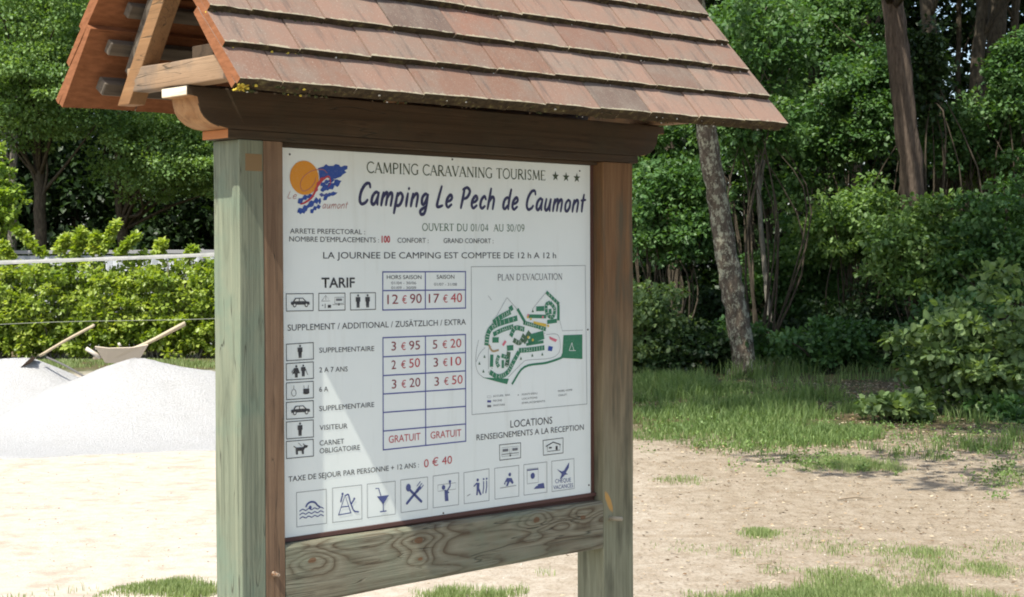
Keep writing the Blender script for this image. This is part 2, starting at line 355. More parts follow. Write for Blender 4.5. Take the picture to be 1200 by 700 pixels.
# ---- roof: rafters, ties, battens, tiles
EN, BN, EZ = -0.385, 0.445, ZB+1.200          # front and back eave (local y), height
TA = 1.48; DA = math.atan(TA); AY = (EN+BN)/2; AZ = EZ+(BN-AY)*TA; LEN = (BN-AY)/math.cos(DA); TILT = math.radians(10)
def rise(x): return 0.009*(x+0.434)
def deck(x, s, off, side):     # side -1 front, +1 back
    y0 = EN if side < 0 else BN; sg = 1 if side < 0 else -1
    return Vector((x, y0+sg*(s*math.cos(DA))-sg*off*math.sin(DA), EZ+s*math.sin(DA)+off*math.cos(DA)+rise(x)+(0.014 if side > 0 else 0)))
def tie(x):
    o = box('tie_beam', x, x+0.058, -0.235, 0.262, ZB+1.2495, ZB+1.316, M_tie, root, bevel=0.004, cuts=6, axis=1, jit=0.001); return o
for x in (-0.333, 1.56): tie(x)
box('light_stop_block', -0.312, -0.277, -0.125, -0.028, ZB+1.3165, ZB+1.352, M_brownx, root, bevel=0.003)  # added block, stops a stray sun streak reaching the header
def rafter(x, side):
    # slanted timber below the deck
    bm = bmesh.new(); w_, d_ = 0.052, 0.05; off = -0.108 if side > 0 else -0.048; s0 = 0.075 if side > 0 else 0.32
    vs = []
    for xx in (x, x+w_):
        for s_, o_ in ((s0, off), (s0+0.035, off-d_), (LEN-0.20, off-d_), (LEN-0.10, off)):
            p = deck(xx, s_, o_, side); vs.append(bm.verts.new(p))
    bm.faces.new(vs[:4]); bm.faces.new(vs[4:][::-1])
    for k in range(4): bm.faces.new((vs[k], vs[4+k], vs[4+(k+1) % 4], vs[(k+1) % 4]))
    return link('rafter', bm_mesh('rafter', bm, M_raft, bevel=0.003), root)
for x in (-0.334, 0.60, 1.561):
    for sd_ in (-1, 1): rafter(x+0.001, sd_)
box('ridge_beam', -0.40, 1.66, AY-0.03, AY+0.03, AZ-0.28, AZ-0.15, M_raft, root, bevel=0.003)
M_bat = wood('grey_batten', 0, (0.05, 0.042, 0.033), (0.10, 0.083, 0.062), (0.125, 0.105, 0.08), ring=8)
for side in (-1, 1):
    for k in range(1 if side < 0 else 0, 6):
        s = 0.085+0.117*k; hh = 0.026 if k else 0.042; x0 = -0.368+random.uniform(-0.012, 0.012)
        bm = bmesh.new(); vs = [bm.verts.new(deck(x, s_, o_, side)) for x in (x0, 1.67) for s_, o_ in ((s, -0.030), (s+0.04, -0.032), (s+0.04, -0.032-hh), (s, -0.03-hh))]
        bm.faces.new(vs[:4]); bm.faces.new(vs[4:][::-1])
        for q in range(4): bm.faces.new((vs[q], vs[4+q], vs[4+(q+1) % 4], vs[(q+1) % 4]))
        link('batten', bm_mesh('batten', bm, M_bat, bevel=0.003, segs=1), root)
    # counter battens between rafters and battens
    for x in (-0.325, 0.61, 1.57):
        bm = bmesh.new(); vs = [bm.verts.new(deck(xx, s_, o_, side)) for xx in (x, x+0.04) for s_, o_ in ((0.17 if side > 0 else 0.25, -0.079), (LEN-0.06, -0.067), (LEN-0.1, -0.107), (0.17 if side > 0 else 0.25, -0.107))]
        bm.faces.new(vs[:4]); bm.faces.new(vs[4:][::-1])
        for q in range(4): bm.faces.new((vs[q], vs[4+q], vs[4+(q+1) % 4], vs[(q+1) % 4]))
        link('counter_batten', bm_mesh('counter_batten', bm, M_bat), root)
def tile_top():
    t = NT('weathered_tile_top'); vec = t.geo(); oi = t.n('ShaderNodeObjectInfo'); r = oi.outputs['Random']
    base = t.ramp(r, [(0.0, (0.155, 0.088, 0.06)), (0.2, (0.205, 0.127, 0.092)), (0.45, (0.235, 0.152, 0.112)), (0.7, (0.175, 0.11, 0.08)), (0.85, (0.12, 0.088, 0.07)), (1.0, (0.235, 0.12, 0.08))])
    mv = t.n('ShaderNodeVectorMath', operation='ADD'); tc = t.n('ShaderNodeTexCoord'); t.l(tc.outputs['Object'], mv.inputs[0])
    cv = t.n('ShaderNodeCombineXYZ'); 
    for i in range(3): t.l(t.math('MULTIPLY', r, (37, 11, 5)[i]), cv.inputs[i])
    t.l(cv.outputs[0], mv.inputs[1])
    b = t.noise(mv.outputs[0], 9, 5, 0.65)
    c = t.mix(t.ramp(b, [(0.42, (0, 0, 0)), (0.72, (0.8, 0.8, 0.8))]), base, (0.175, 0.145, 0.115))
    mp = t.n('ShaderNodeMapping'); mp.inputs['Scale'].default_value = (1, 0.12, 1); t.l(mv.outputs[0], mp.inputs[0])
    st = t.noise(mp.outputs[0], 34, 3, 0.65)
    c = t.mix(t.ramp(st, [(0.55, (0, 0, 0)), (0.72, (0.7, 0.7, 0.7))]), c, (0.085, 0.07, 0.06))
    sp = t.noise(vec, 210, 2, 0.7)
    c = t.mix(t.ramp(sp, [(0.60, (0, 0, 0)), (0.70, (0.6, 0.6, 0.6))]), c, (0.32, 0.28, 0.22))
    # lichen near the tail of the tile
    so_ = t.n('ShaderNodeSeparateXYZ'); t.l(tc.outputs['Object'], so_.inputs[0])
    e = t.math('LESS_THAN', t.math('ADD', so_.outputs[1], t.math('MULTIPLY', t.noise(vec, 60, 3), 0.024)), 0.016)
    c = t.mix(t.math('MULTIPLY', e, 0.6), c, (0.34, 0.32, 0.22))
    t.bump(t.math('ADD', b, t.math('MULTIPLY', sp, 0.5)), 0.5, 0.002); return t.base(c, 0.85, 0.2)
def tile_raw():
    t = NT('raw_orange_clay'); c = t.ramp(t.noise(t.geo((3, 3, 12)), 9, 4), [(0.3, (0.165, 0.066, 0.028)), (0.7, (0.255, 0.105, 0.048))])
    t.bump(t.noise(t.geo(), 90, 3), 0.4, 0.002); return t.base(c, 0.85, 0.15)
def butt_mat():
    t = NT('shaded_mossy_butt'); n = t.noise(t.geo(), 45, 4, 0.7)  # moss and lichen; dark tones paint a deeper shadow line at tails
    c = t.ramp(n, [(0.3, (0.025, 0.02, 0.013)), (0.54, (0.055, 0.042, 0.026)), (0.66, (0.10, 0.088, 0.04)), (0.78, (0.30, 0.27, 0.18))])
    t.bump(n, 0.8, 0.004); return t.base(c, 0.95, 0.1)
M_tt, M_tr, M_tb = tile_top(), tile_raw(), butt_mat()
TT = 0.021
def tile_mesh(wd, L, verge):
    """plain tile: slightly cambered slab with rough tail and two hooks below its head"""
    bm = bmesh.new(); nx, ny = 6, 3; top = []; bot = []
    for j in range(ny+1):
        rt = []; rb = []
        for i in range(nx+1):
            x = wd*i/nx; y = L*j/ny; cz = 0.0016*math.sin(math.pi*i/nx)+random.uniform(-.0004, .0004)
            yj = y+(random.uniform(-0.0018, 0.0018) if j == 0 else 0)
            rt.append(bm.verts.new((x, yj, TT+cz-(0.0022 if j == 0 else 0)))); rb.append(bm.verts.new((x, yj, cz*0.5)))
        top.append(rt); bot.append(rb)
    for j in range(ny):
        for i in range(nx):
            f = bm.faces.new((top[j][i], top[j][i+1], top[j+1][i+1], top[j+1][i])); f.material_index = 0
            f = bm.faces.new((bot[j][i], bot[j+1][i], bot[j+1][i+1], bot[j][i+1])); f.material_index = 1
    for i in range(nx):
        f = bm.faces.new((bot[0][i], bot[0][i+1], top[0][i+1], top[0][i])); f.material_index = 2
        f = bm.faces.new((top[ny][i], top[ny][i+1], bot[ny][i+1], bot[ny][i])); f.material_index = 1
    for j in range(ny):
        for i, fl in ((0, 0), (nx, 1)):
            q = (bot[j][i], top[j][i], top[j+1][i], bot[j+1][i]); f = bm.faces.new(q if not fl else q[::-1]); f.material_index = 1 if verge else 0
    me = bpy.data.meshes.new('roof_tile'); bmesh.ops.recalc_face_normals(bm, faces=bm.faces); bm.to_mesh(me); bm.free()
    for mt in (M_tt, M_tr, M_tb): me.materials.append(mt)
    return me
TILES = {}
def tile(x, wd, s, side, L, off, tilt=None):
    wd = round(wd, 3); L = round(L, 3); v = random.randint(0, 2); vg = x < -0.42; key = (wd, L, v, vg)
    if key not in TILES: TILES[key] = tile_mesh(wd-0.004, L, vg)
    a = DA-(TILT if tilt is None else tilt)
    if side < 0: xa = Vector((1, 0, 0)); ya = Vector((0, math.cos(a), math.sin(a))); org = deck(x, s, off, side)
    else: xa = Vector((-1, 0, 0)); ya = Vector((0, -math.cos(a), math.sin(a))); org = deck(x+wd, s, off, side)
    za = xa.cross(ya); R3 = Matrix((xa, ya, za)).transposed()
    R3 = R3 @ Matrix.Rotation(random.gauss(0, 0.005), 3, 'Z') @ Matrix.Rotation(random.gauss(0, 0.004), 3, 'Y')
    o = link('roof_tile', TILES[key], root); o.matrix_local = Matrix.Translation(org+za*random.uniform(-0.0005, 0.0018)) @ R3.to_4x4(); return o
ENDS = [1.822, 1.808, 1.775, 1.75, 1.725, 1.705, 1.695]
for side in (-1, 1):
    # eave undercourse
    x = -0.434
    while x < 1.80:
        wd = min(0.235, 1.818-x)
        if wd > 0.04: tile(x, wd, 0.004, side, 0.26, 0.0, tilt=math.radians(4.5))
        x += 0.235
    for k in range(7):
        s = 0.117*k; L = min(0.26, LEN-s+0.012)
        if L < 0.05: continue
        x = -0.434+random.uniform(-0.003, 0.003); end = ENDS[k]; first = 0.132 if k % 2 == 0 else 0.235
        while x < end-0.03:
            wd = first if x < -0.42 else 0.235
            if end-(x+wd) < 0.07: wd = end-x
            tile(x, wd, s+random.uniform(-0.0015, 0.0015), side, L, TT+0.002); x += wd
# ridge tiles: half-round caps
def ridge_mesh(L):
    bm = bmesh.new(); rows = []
    for i in range(5):
        x = L*i/4; ring = []
        for k in range(9):
            t = math.pi*(k/8)*0.9+math.pi*0.05
            r = 0.10+(0.008 if i == 0 else 0); ring.append(bm.verts.new((x, r*math.cos(t), r*math.sin(t)-0.03)))
        for k in range(8, -1, -1):
            t = math.pi*(k/8)*0.9+math.pi*0.05; ring.append(bm.verts.new((x, 0.084*math.cos(t), 0.084*math.sin(t)-0.03)))
        rows.append(ring)
    for a, b in zip(rows, rows[1:]):
        for k in range(18):
            bm.faces.new((a[k], b[k], b[(k+1) % 18], a[(k+1) % 18]))
    bm.faces.new(rows[0]); bm.faces.new(rows[-1][::-1])
    return bm_mesh('ridge_tile', bm, M_tt, smooth=False)
rm = ridge_mesh(0.36)
x = -0.43
while x < 1.5:
    link('ridge_tile', rm, root, (x, AY, AZ+0.06+rise(x)), (0, -0.008, 0)); x += 0.345
# moss and lichen tufts along the tile tails
def moss():
    V = []; Fc = []; MI = []
    def lump(p, r, mi):
        b = len(V); k = 6
        V.append(p+np.array([0, 0, r*0.8]))
        for ring, (rr, zz) in enumerate(((0.75, 0.45), (1.0, -0.1), (0.6, -0.6))):
            for q in range(k):
                t = 2*math.pi*(q+0.5*ring)/k; e = r*rr*random.uniform(0.7, 1.3); V.append(p+np.array([e*math.cos(t), e*math.sin(t), r*zz]))
        for q in range(k):
            Fc.append((b, b+1+q, b+1+(q+1) % k)); MI.append(mi)
            for rg in (0, 1):
                a0, a1 = b+1+rg*k+q, b+1+rg*k+(q+1) % k; c0, c1 = a0+k, a1+k
                Fc.append((a0, c0, c1)); MI.append(mi); Fc.append((a0, c1, a1)); MI.append(mi)
    for k in range(7):
        n = 260 if k == 0 else 150
        for i in range(n):
            x = random.uniform(-0.43, ENDS[k]-0.02)
            if math.sin(x*23+k*2.1)+0.7*math.sin(x*57+k) < -0.1: continue
            if random.random() < 0.35: x = -0.43+random.random()**2*0.35
            o_ = random.choice((0.0, 0.003, TT+0.004)) if k == 0 else TT+random.uniform(-0.004, 0.006)
            p = deck(x, 0.117*k-0.002, o_, -1); r = random.uniform(0.0012, 0.0042)*(1.4 if x < -0.15 else 1)
            c = random.random(); mi = 0 if c < 0.55 else (1 if c < (0.72 if x < -0.2 else 0.555) else (2 if c < 0.76 else 3)); lump(np.array(p), r, mi)
    for i in range(26):
        p = deck(random.uniform(-0.436, -0.395), random.uniform(-0.004, 0.012), random.uniform(0.0, 0.02), -1); lump(np.array(p), random.uniform(0.003, 0.007), 1)
    for i in range(14):
        p = deck(random.uniform(1.66, ENDS[5]), 0.117*5+random.uniform(-0.01, 0.02), TT+0.01, -1); lump(np.array(p), random.uniform(0.003, 0.008), 2)
    me = npmesh('moss', V, Fc, [flat('moss_dark', (0.055, 0.06, 0.02), 1), flat('lichen_yellow', (0.55, 0.42, 0.06), 1), flat('lichen_white', (0.55, 0.54, 0.47), 1), flat('moss_brown', (0.10, 0.07, 0.04), 1)], MI)
    o = link('moss', me, root); o['kind'] = 'stuff'
moss()

# ------------------------------------------------------------------ the printed panel
def panel_mat():
    t = NT('white_enamel_panel'); g = t.geo(); n = t.noise(t.coord('Object'), 2.2, 4, 0.6); sp = t.noise(t.coord('Object'), 120, 2, 0.7)
    c = t.ramp(n, [(0.3, (0.65, 0.71, 0.67)), (0.7, (0.71, 0.765, 0.725))])
    c = t.mix(t.ramp(sp, [(0.70, (0, 0, 0)), (0.78, (0.25, 0.25, 0.25))]), c, (0.45, 0.45, 0.38))
    st = t.noise(t.coord('Object', (1, 1, 0.09)), 22, 4, 0.6); c = t.mix(t.ramp(st, [(0.56, (0, 0, 0)), (0.80, (0.35, 0.35, 0.35))]), c, (0.47, 0.49, 0.42))
    return t.base(c, 0.38, 0.45)
pm = bm_mesh('info_panel', box_bm(-0.001, 1.276, -0.0, 0.0055, ZB, ZB+1.1005), panel_mat(), bevel=0.0006, segs=1)
panel = link('info_panel', pm, root)
NX, NY = np.array([UX, UY, 0]), np.array([UY, -UX, 0])
def bp(px, py):
    """point of the panel (x along, z up) seen at a photo position: a measuring aid for the print"""
    r = fwd+rgt*(px-600)/F_PX+upv*(350-py)/F_PX; t = ((BO-CAM)@NY)/(r@NY); q = CAM+r*t-BO; return np.array([q@NX, q[2]])
INK = {}
def ink(name, c):
    if name not in INK:
        t = NT('ink_'+name); n = t.noise(t.coord('Object'), 160, 3, 0.7); t.base(t.mix(t.ramp(n, [(0.5, (0, 0, 0)), (0.75, (0.10, 0.10, 0.10))]), c, (0.55, 0.57, 0.52)), 0.45, 0.4); INK[name] = t.m
    return INK[name]
CLR = dict(black=(0.028, 0.03, 0.035), navy=(0.018, 0.018, 0.07), olive=(0.035, 0.055, 0.02), green=(0.02, 0.17, 0.085), green2=(0.05, 0.12, 0.06), blue=(0.012, 0.055, 0.28), blueline=(0.06, 0.075, 0.26), red=(0.42, 0.035, 0.045), dred=(0.20, 0.02, 0.03),
           orange=(0.60, 0.24, 0.006), grey=(0.14, 0.15, 0.16), iblue=(0.055, 0.075, 0.21), script=(0.36, 0.11, 0.09), yellow=(0.6, 0.42, 0.05), white=(0.66, 0.69, 0.64), pink=(0.6, 0.15, 0.2), tan=(0.35, 0.25, 0.12))
class Print:
    def __init__(s, name, layer=0): s.name = name; s.V = []; s.F = []; s.M = []; s.mats = []; s.ly = -0.0009-0.0006*layer
    def mi(s, c):
        if c not in s.mats: s.mats.append(c)
        return s.mats.index(c)
    def poly(s, pts, c, dz=0.0):
        pts = [tuple(p) for p in pts]; b = len(s.V); s.V += [(p[0], s.ly-dz, ZB+p[1]) for p in pts]; k = s.mi(c)
        for t in tessellate_polygon([[Vector((p[0], p[1], 0)) for p in pts]]): s.F.append([b+i for i in t]); s.M.append(k)
    def stroke(s, pts, wd, c, dz=0.0, caps=True):
        P = np.array(pts, float); n = len(P); 
        if n < 2: return
        w_ = np.full(n, wd, float) if np.isscalar(wd) else np.array(wd, float)
        T = np.gradient(P, axis=0); T /= np.linalg.norm(T, axis=1)[:, None]+1e-12; Nn = np.stack([-T[:, 1], T[:, 0]], 1)
        b = len(s.V); k = s.mi(c)
        for i in range(n):
            for sg in (1, -1): q = P[i]+Nn[i]*sg*w_[i]/2; s.V.append((q[0], s.ly-dz, ZB+q[1]))
        for i in range(n-1):
            a = b+2*i; s.F.append([a, a+1, a+3]); s.M.append(k); s.F.append([a, a+3, a+2]); s.M.append(k)
        if caps:
            for i in (0, n-1): s.circle(P[i], w_[i]/2, c, dz+0.00005, 8)
    def line(s, a, b, wd, c, dz=0.0): s.stroke([a, b], wd, c, dz, caps=False)
    def circle(s, p, r, c, dz=0.0, n=20, ry=None):
        ry = ry or r; b = len(s.V); k = s.mi(c); s.V.append((p[0], s.ly-dz, ZB+p[1]))
        for i in range(n): t = 2*math.pi*i/n; s.V.append((p[0]+r*math.cos(t), s.ly-dz, ZB+p[1]+ry*math.sin(t)))
        for i in range(n): s.F.append([b, b+1+i, b+1+(i+1) % n]); s.M.append(k)
    def frame(s, q, wd, c, dz=0.0):
        q = [np.array(p) for p in q]
        for i in range(4):
            a, b = q[i], q[(i+1) % 4]; d = (b-a)/np.linalg.norm(b-a)*wd/2; s.line(a-d, b+d, wd, c, dz)
    def build(s):
        F3 = np.array(s.F); V = np.array(s.V)
        a, b, c = V[F3[:, 0]], V[F3[:, 1]], V[F3[:, 2]]; nrm = np.cross(b-a, c-a)[:, 1]; fl = nrm > 0; F3[fl] = F3[fl][:, [0, 2, 1]]
        return link(s.name, npmesh(s.name, V, F3, [ink(c, CLR[c]) for c in s.mats], s.M), panel)
def text(name, st, pa, pb, cap, c, bold=0.0, shear=0.0, track=1.0):
    """string printed between baseline photo points pa and pb, cap height 'cap' in photo pixels at pa"""
    a, b = bp(*pa), bp(*pb); hh = bp(pa[0], pa[1]-cap)[1]-a[1]
    cu = bpy.data.curves.new(name, 'FONT'); cu.body = st; cu.size = 1; cu.shear = shear; cu.offset = bold; cu.resolution_u = 3; cu.space_character = track
    tmp = bpy.data.objects.new('tmp', cu); COL.objects.link(tmp); bpy.context.view_layer.update()
    me = bpy.data.meshes.new_from_object(tmp.evaluated_get(bpy.context.evaluated_depsgraph_get())); bpy.data.objects.remove(tmp)
    V = np.empty(len(me.vertices)*3, dtype=np.float32); me.vertices.foreach_get('co', V); V = V.reshape(-1, 3)
    x0, x1 = V[:, 0].min(), V[:, 0].max(); sx = (b[0]-a[0])/(x1-x0); sy = hh/0.7
    X = a[0]+(V[:, 0]-x0)*sx; Z = a[1]+(b[1]-a[1])*(V[:, 0]-x0)/(x1-x0)+V[:, 1]*sy
    out = np.stack([X, np.full_like(X, -0.0009), Z+ZB], 1).astype(np.float32); me.vertices.foreach_set('co', out.ravel())
    me.name = name; me.materials.clear(); me.materials.append(ink(c, CLR[c])); me.update()
    # make sure the print faces the viewer
    if len(me.polygons) and me.polygons[0].normal.y > 0: me.flip_normals()
    return link(name, me, panel)
# stroke alphabets --------------------------------------------------
def arc(cx, cy, rx, ry, a0, a1, n=12):
    return [(cx+rx*math.cos(math.radians(a0+(a1-a0)*i/n)), cy+ry*math.sin(math.radians(a0+(a1-a0)*i/n))) for i in range(n+1)]
TK, TN, MD = 0.115, 0.045, 0.08
SERIF = {   # advance, [(points, width)], [serif x,y]
 'A': (0.74, [([(0.05, 0), (0.35, 1)], TN), ([(0.35, 1), (0.69, 0)], TK), ([(0.17, 0.36), (0.56, 0.36)], TN)], [(0.05, 0), (0.69, 0)]),
 'C': (0.72, [(arc(0.42, 0.5, 0.38, 0.5, 42, 318, 16), MD)], []),
 'D': (0.80, [([(0.12, 0), (0.12, 1)], TK), ([(0.12, 0.98), (0.3, 0.98)]+arc(0.3, 0.5, 0.42, 0.48, 90, -90, 12)+[(0.12, 0.02)], MD)], []),
 'E': (0.62, [([(0.12, 0), (0.12, 1)], TK), ([(0.05, 0.98), (0.54, 0.98)], TN), ([(0.12, 0.52), (0.46, 0.52)], TN), ([(0.05, 0.02), (0.57, 0.02)], TN), ([(0.54, 0.98), (0.55, 0.86)], TN), ([(0.57, 0.02), (0.58, 0.15)], TN)], []),
 'G': (0.78, [(arc(0.42, 0.5, 0.38, 0.5, 42, 300, 16), MD), ([(0.66, 0.05), (0.66, 0.42)], TK)], [(0.66, 0.42)]),
 'I': (0.28, [([(0.14, 0), (0.14, 1)], TK)], [(0.14, 0), (0.14, 1)]),
 'L': (0.58, [([(0.12, 0), (0.12, 1)], TK), ([(0.05, 0.02), (0.54, 0.02), (0.55, 0.18)], TN)], [(0.12, 1)]),
 'M': (0.92, [([(0.10, 0), (0.16, 1)], TN), ([(0.16, 1), (0.46, 0.08)], TK), ([(0.46, 0.08), (0.76, 1)], TN), ([(0.76, 1), (0.82, 0)], TK)], [(0.10, 0), (0.82, 0)]),
 'N': (0.82, [([(0.12, 0), (0.12, 1)], TN), ([(0.12, 1), (0.70, 0)], TK), ([(0.70, 0), (0.70, 1)], TN)], [(0.12, 0), (0.70, 1)]),
 'O': (0.84, [(arc(0.42, 0.5, 0.37, 0.49, 90, 450, 24), MD)], []),
 'P': (0.62, [([(0.12, 0), (0.12, 1)], TK), ([(0.12, 0.98), (0.3, 0.98)]+arc(0.3, 0.73, 0.26, 0.25, 90, -90, 8)+[(0.12, 0.48)], MD)], [(0.12, 0)]),
 'R': (0.70, [([(0.12, 0), (0.12, 1)], TK), ([(0.12, 0.98), (0.3, 0.98)]+arc(0.3, 0.74, 0.24, 0.24, 90, -90, 8)+[(0.12, 0.5)], MD), ([(0.30, 0.5), (0.66, 0)], TK)], [(0.12, 0), (0.66, 0)]),
 'S': (0.56, [(smooth_path([(0.48, 0.82), (0.36, 0.98), (0.14, 0.9), (0.14, 0.66), (0.40, 0.42), (0.46, 0.16), (0.28, 0.01), (0.08, 0.12)], 4), MD)], []),
 'T': (0.68, [([(0.34, 0), (0.34, 1)], TK), ([(0.04, 0.98), (0.64, 0.98)], TN), ([(0.04, 0.98), (0.04, 0.85)], TN), ([(0.64, 0.98), (0.64, 0.85)], TN)], [(0.34, 0)]),
 'U': (0.78, [([(0.12, 1), (0.12, 0.3)]+arc(0.39, 0.3, 0.27, 0.29, 180, 360, 10)+[(0.66, 1)], MD)], [(0.12, 1), (0.66, 1)]),
 'V': (0.72, [([(0.05, 1), (0.36, 0)], TK), ([(0.36, 0), (0.67, 1)], TN)], [(0.05, 1), (0.67, 1)]),
 "'": (0.2, [([(0.1, 1), (0.08, 0.78)], TN)], []), ' ': (0.32, [], []), '/': (0.42, [([(0.04, -0.05), (0.38, 1.05)], TN)], []),
 '0': (0.58, [(arc(0.29, 0.5, 0.22, 0.49, 90, 450, 20), MD)], []), '1': (0.34, [([(0.06, 0.85), (0.18, 1), (0.18, 0)], MD)], []),
 '3': (0.52, [(smooth_path([(0.08, 0.86), (0.26, 0.99), (0.44, 0.78), (0.24, 0.54), (0.47, 0.27), (0.26, 0.01), (0.06, 0.14)], 4), MD)], []),
 '4': (0.56, [([(0.40, 0), (0.40, 1)], MD), ([(0.40, 0.98), (0.06, 0.3)], TN), ([(0.03, 0.3), (0.55, 0.3)], MD)], []),
 '9': (0.54, [(arc(0.27, 0.7, 0.2, 0.29, 0, 360, 16), MD), ([(0.47, 0.7), (0.44, 0.3), (0.2, 0.0)], MD)], [])}
BRUSH = {
 'C': (0.60, [smooth_path([(0.58, 0.80), (0.50, 0.97), (0.30, 0.93), (0.12, 0.62), (0.10, 0.22), (0.24, 0.03), (0.44, 0.10), (0.53, 0.22)], 4)]),
 'a': (0.50, [smooth_path([(0.42, 0.50), (0.28, 0.60), (0.11, 0.42), (0.09, 0.14), (0.20, 0.02), (0.34, 0.18), (0.42, 0.52)], 4), smooth_path([(0.42, 0.56), (0.40, 0.25), (0.44, 0.03)], 3)]),
 'm': (0.72, [smooth_path([(0.10, 0.58), (0.08, 0.28), (0.07, 0.0)], 3), smooth_path([(0.08, 0.30), (0.24, 0.58), (0.34, 0.50), (0.34, 0.02)], 4), smooth_path([(0.34, 0.32), (0.50, 0.58), (0.62, 0.48), (0.62, 0.0)], 4)]),
 'n': (0.48, [smooth_path([(0.10, 0.58), (0.08, 0.28), (0.07, 0.0)], 3), smooth_path([(0.08, 0.30), (0.25, 0.58), (0.39, 0.50), (0.39, 0.0)], 4)]),
 'p': (0.50, [smooth_path([(0.10, 0.58), (0.08, 0.1), (0.06, -0.34)], 3), smooth_path([(0.09, 0.40), (0.26, 0.60), (0.43, 0.42), (0.36, 0.10), (0.20, 0.0), (0.09, 0.10)], 4)]),
 'i': (0.24, [smooth_path([(0.12, 0.58), (0.11, 0.25), (0.12, 0.0)], 3), [(0.135, 0.80), (0.14, 0.83)]]),
 'g': (0.50, [smooth_path([(0.42, 0.52), (0.27, 0.60), (0.11, 0.42), (0.14, 0.14), (0.28, 0.14), (0.40, 0.50)], 4), smooth_path([(0.42, 0.56), (0.42, 0.05), (0.36, -0.30), (0.18, -0.36), (0.10, -0.20), (0.28, -0.06), (0.42, 0.02)], 4)]),
 'L': (0.46, [smooth_path([(0.20, 0.98), (0.12, 0.5), (0.08, 0.06), (0.24, 0.02), (0.40, 0.08)], 4)]),
 'e': (0.46, [smooth_path([(0.10, 0.26), (0.30, 0.34), (0.38, 0.48), (0.26, 0.60), (0.10, 0.40), (0.09, 0.14), (0.22, 0.01), (0.40, 0.14)], 4)]),
 'P': (0.56, [smooth_path([(0.14, 0.94), (0.12, 0.45), (0.08, 0.0)], 3), smooth_path([(0.06, 0.88), (0.30, 0.98), (0.50, 0.80), (0.38, 0.52), (0.13, 0.42)], 4)]),
 'c': (0.42, [smooth_path([(0.38, 0.46), (0.27, 0.60), (0.11, 0.42), (0.09, 0.14), (0.22, 0.01), (0.38, 0.12)], 4)]),
 'h': (0.50, [smooth_path([(0.12, 0.98), (0.10, 0.5), (0.07, 0.0)], 3), smooth_path([(0.09, 0.30), (0.26, 0.58), (0.40, 0.46), (0.40, 0.0)], 4)]),
 'd': (0.52, [smooth_path([(0.40, 0.50), (0.27, 0.58), (0.11, 0.42), (0.10, 0.12), (0.22, 0.02), (0.38, 0.2)], 4), smooth_path([(0.46, 0.98), (0.42, 0.45), (0.44, 0.02)], 3)]),
 'u': (0.50, [smooth_path([(0.10, 0.58), (0.08, 0.14), (0.20, 0.02), (0.34, 0.2), (0.40, 0.58)], 4), smooth_path([(0.41, 0.58), (0.39, 0.25), (0.43, 0.0)], 3)]),
 'o': (0.48, [smooth_path([(0.24, 0.59), (0.10, 0.40), (0.11, 0.10), (0.25, 0.01), (0.40, 0.22), (0.38, 0.50), (0.24, 0.59)], 4)]),
 't': (0.36, [smooth_path([(0.18, 0.88), (0.15, 0.4), (0.17, 0.02)], 3), [(0.04, 0.58), (0.32, 0.62)]]),
 ' ': (0.30, [])}
def strokes_text(name, st, pa, pb, cap, c, table, wscale=1.0, shear=0.0, gap=0.05, pr=None):
    a, b = bp(*pa), bp(*pb); hh = bp(pa[0], pa[1]-cap)[1]-a[1]; own = pr is None; P = pr or Print(name)
    tot = sum(table[ch][0]+gap for ch in st)-gap; sx = (b[0]-a[0])/tot; x = 0
    for ch in st:
        g = table[ch]; f = lambda q: np.array([a[0]+(x+q[0]+shear*q[1]*hh/sx)*sx, a[1]+(b[1]-a[1])*(x+q[0])/tot+q[1]*hh])
        if table is SERIF:
            for pts, wd in g[1]: P.stroke([f(q) for q in pts], wd*wscale*hh, c, caps=False)
            for q in g[2]: P.line(f((q[0]-0.10, q[1]*0.96+0.02)), f((q[0]+0.10, q[1]*0.96+0.02)), TN*wscale*hh, c, 0.0001)
        else:
            for k, pts in enumerate(g[1]):
                n = len(pts); ws = [0.105*wscale*hh*(1.0-0.25*abs(2*i/(max(n-1, 1))-1)**2) for i in range(n)]; P.stroke([f(q) for q in pts], ws, c, 0.0001*k)
        x += g[0]+gap
    return P.build() if own else P
N_ = 'lettering'
strokes_text(N_, 'CAMPING CARAVANING TOURISME', (429.7, 202.4), (639.2, 211.6), 12.6, 'olive', SERIF, 1.35, gap=0.06)
strokes_text(N_, 'Camping Le Pech de Caumont', (418.5, 239.8), (684.5, 248.6), 26.0, 'navy', BRUSH, 1.55, shear=0.20, gap=0.09)
strokes_text(N_, 'OUVERT DU 01/04  AU 30/09', (494.5, 270.5), (614.5, 271.4), 8.4, 'green2', SERIF, 1.4, gap=0.06)
strokes_text(N_, "PLAN D'EVACUATION", (583, 328.9), (658.9, 327.8), 7.4, 'grey', SERIF, 1.5, gap=0.05)
for (cx, cy) in ((650.8, 206.8), (663.2, 207.8), (675.8, 208.8)):
    P = Print('star'); c0 = bp(cx, cy); R_ = bp(cx, cy-6.0)[1]-c0[1]
    P.poly([(c0[0]+(R_ if i % 2 == 0 else R_*0.40)*math.sin(math.pi*i/5), c0[1]+(R_ if i % 2 == 0 else R_*0.40)*math.cos(math.pi*i/5)) for i in range(10)], 'olive'); P.build()
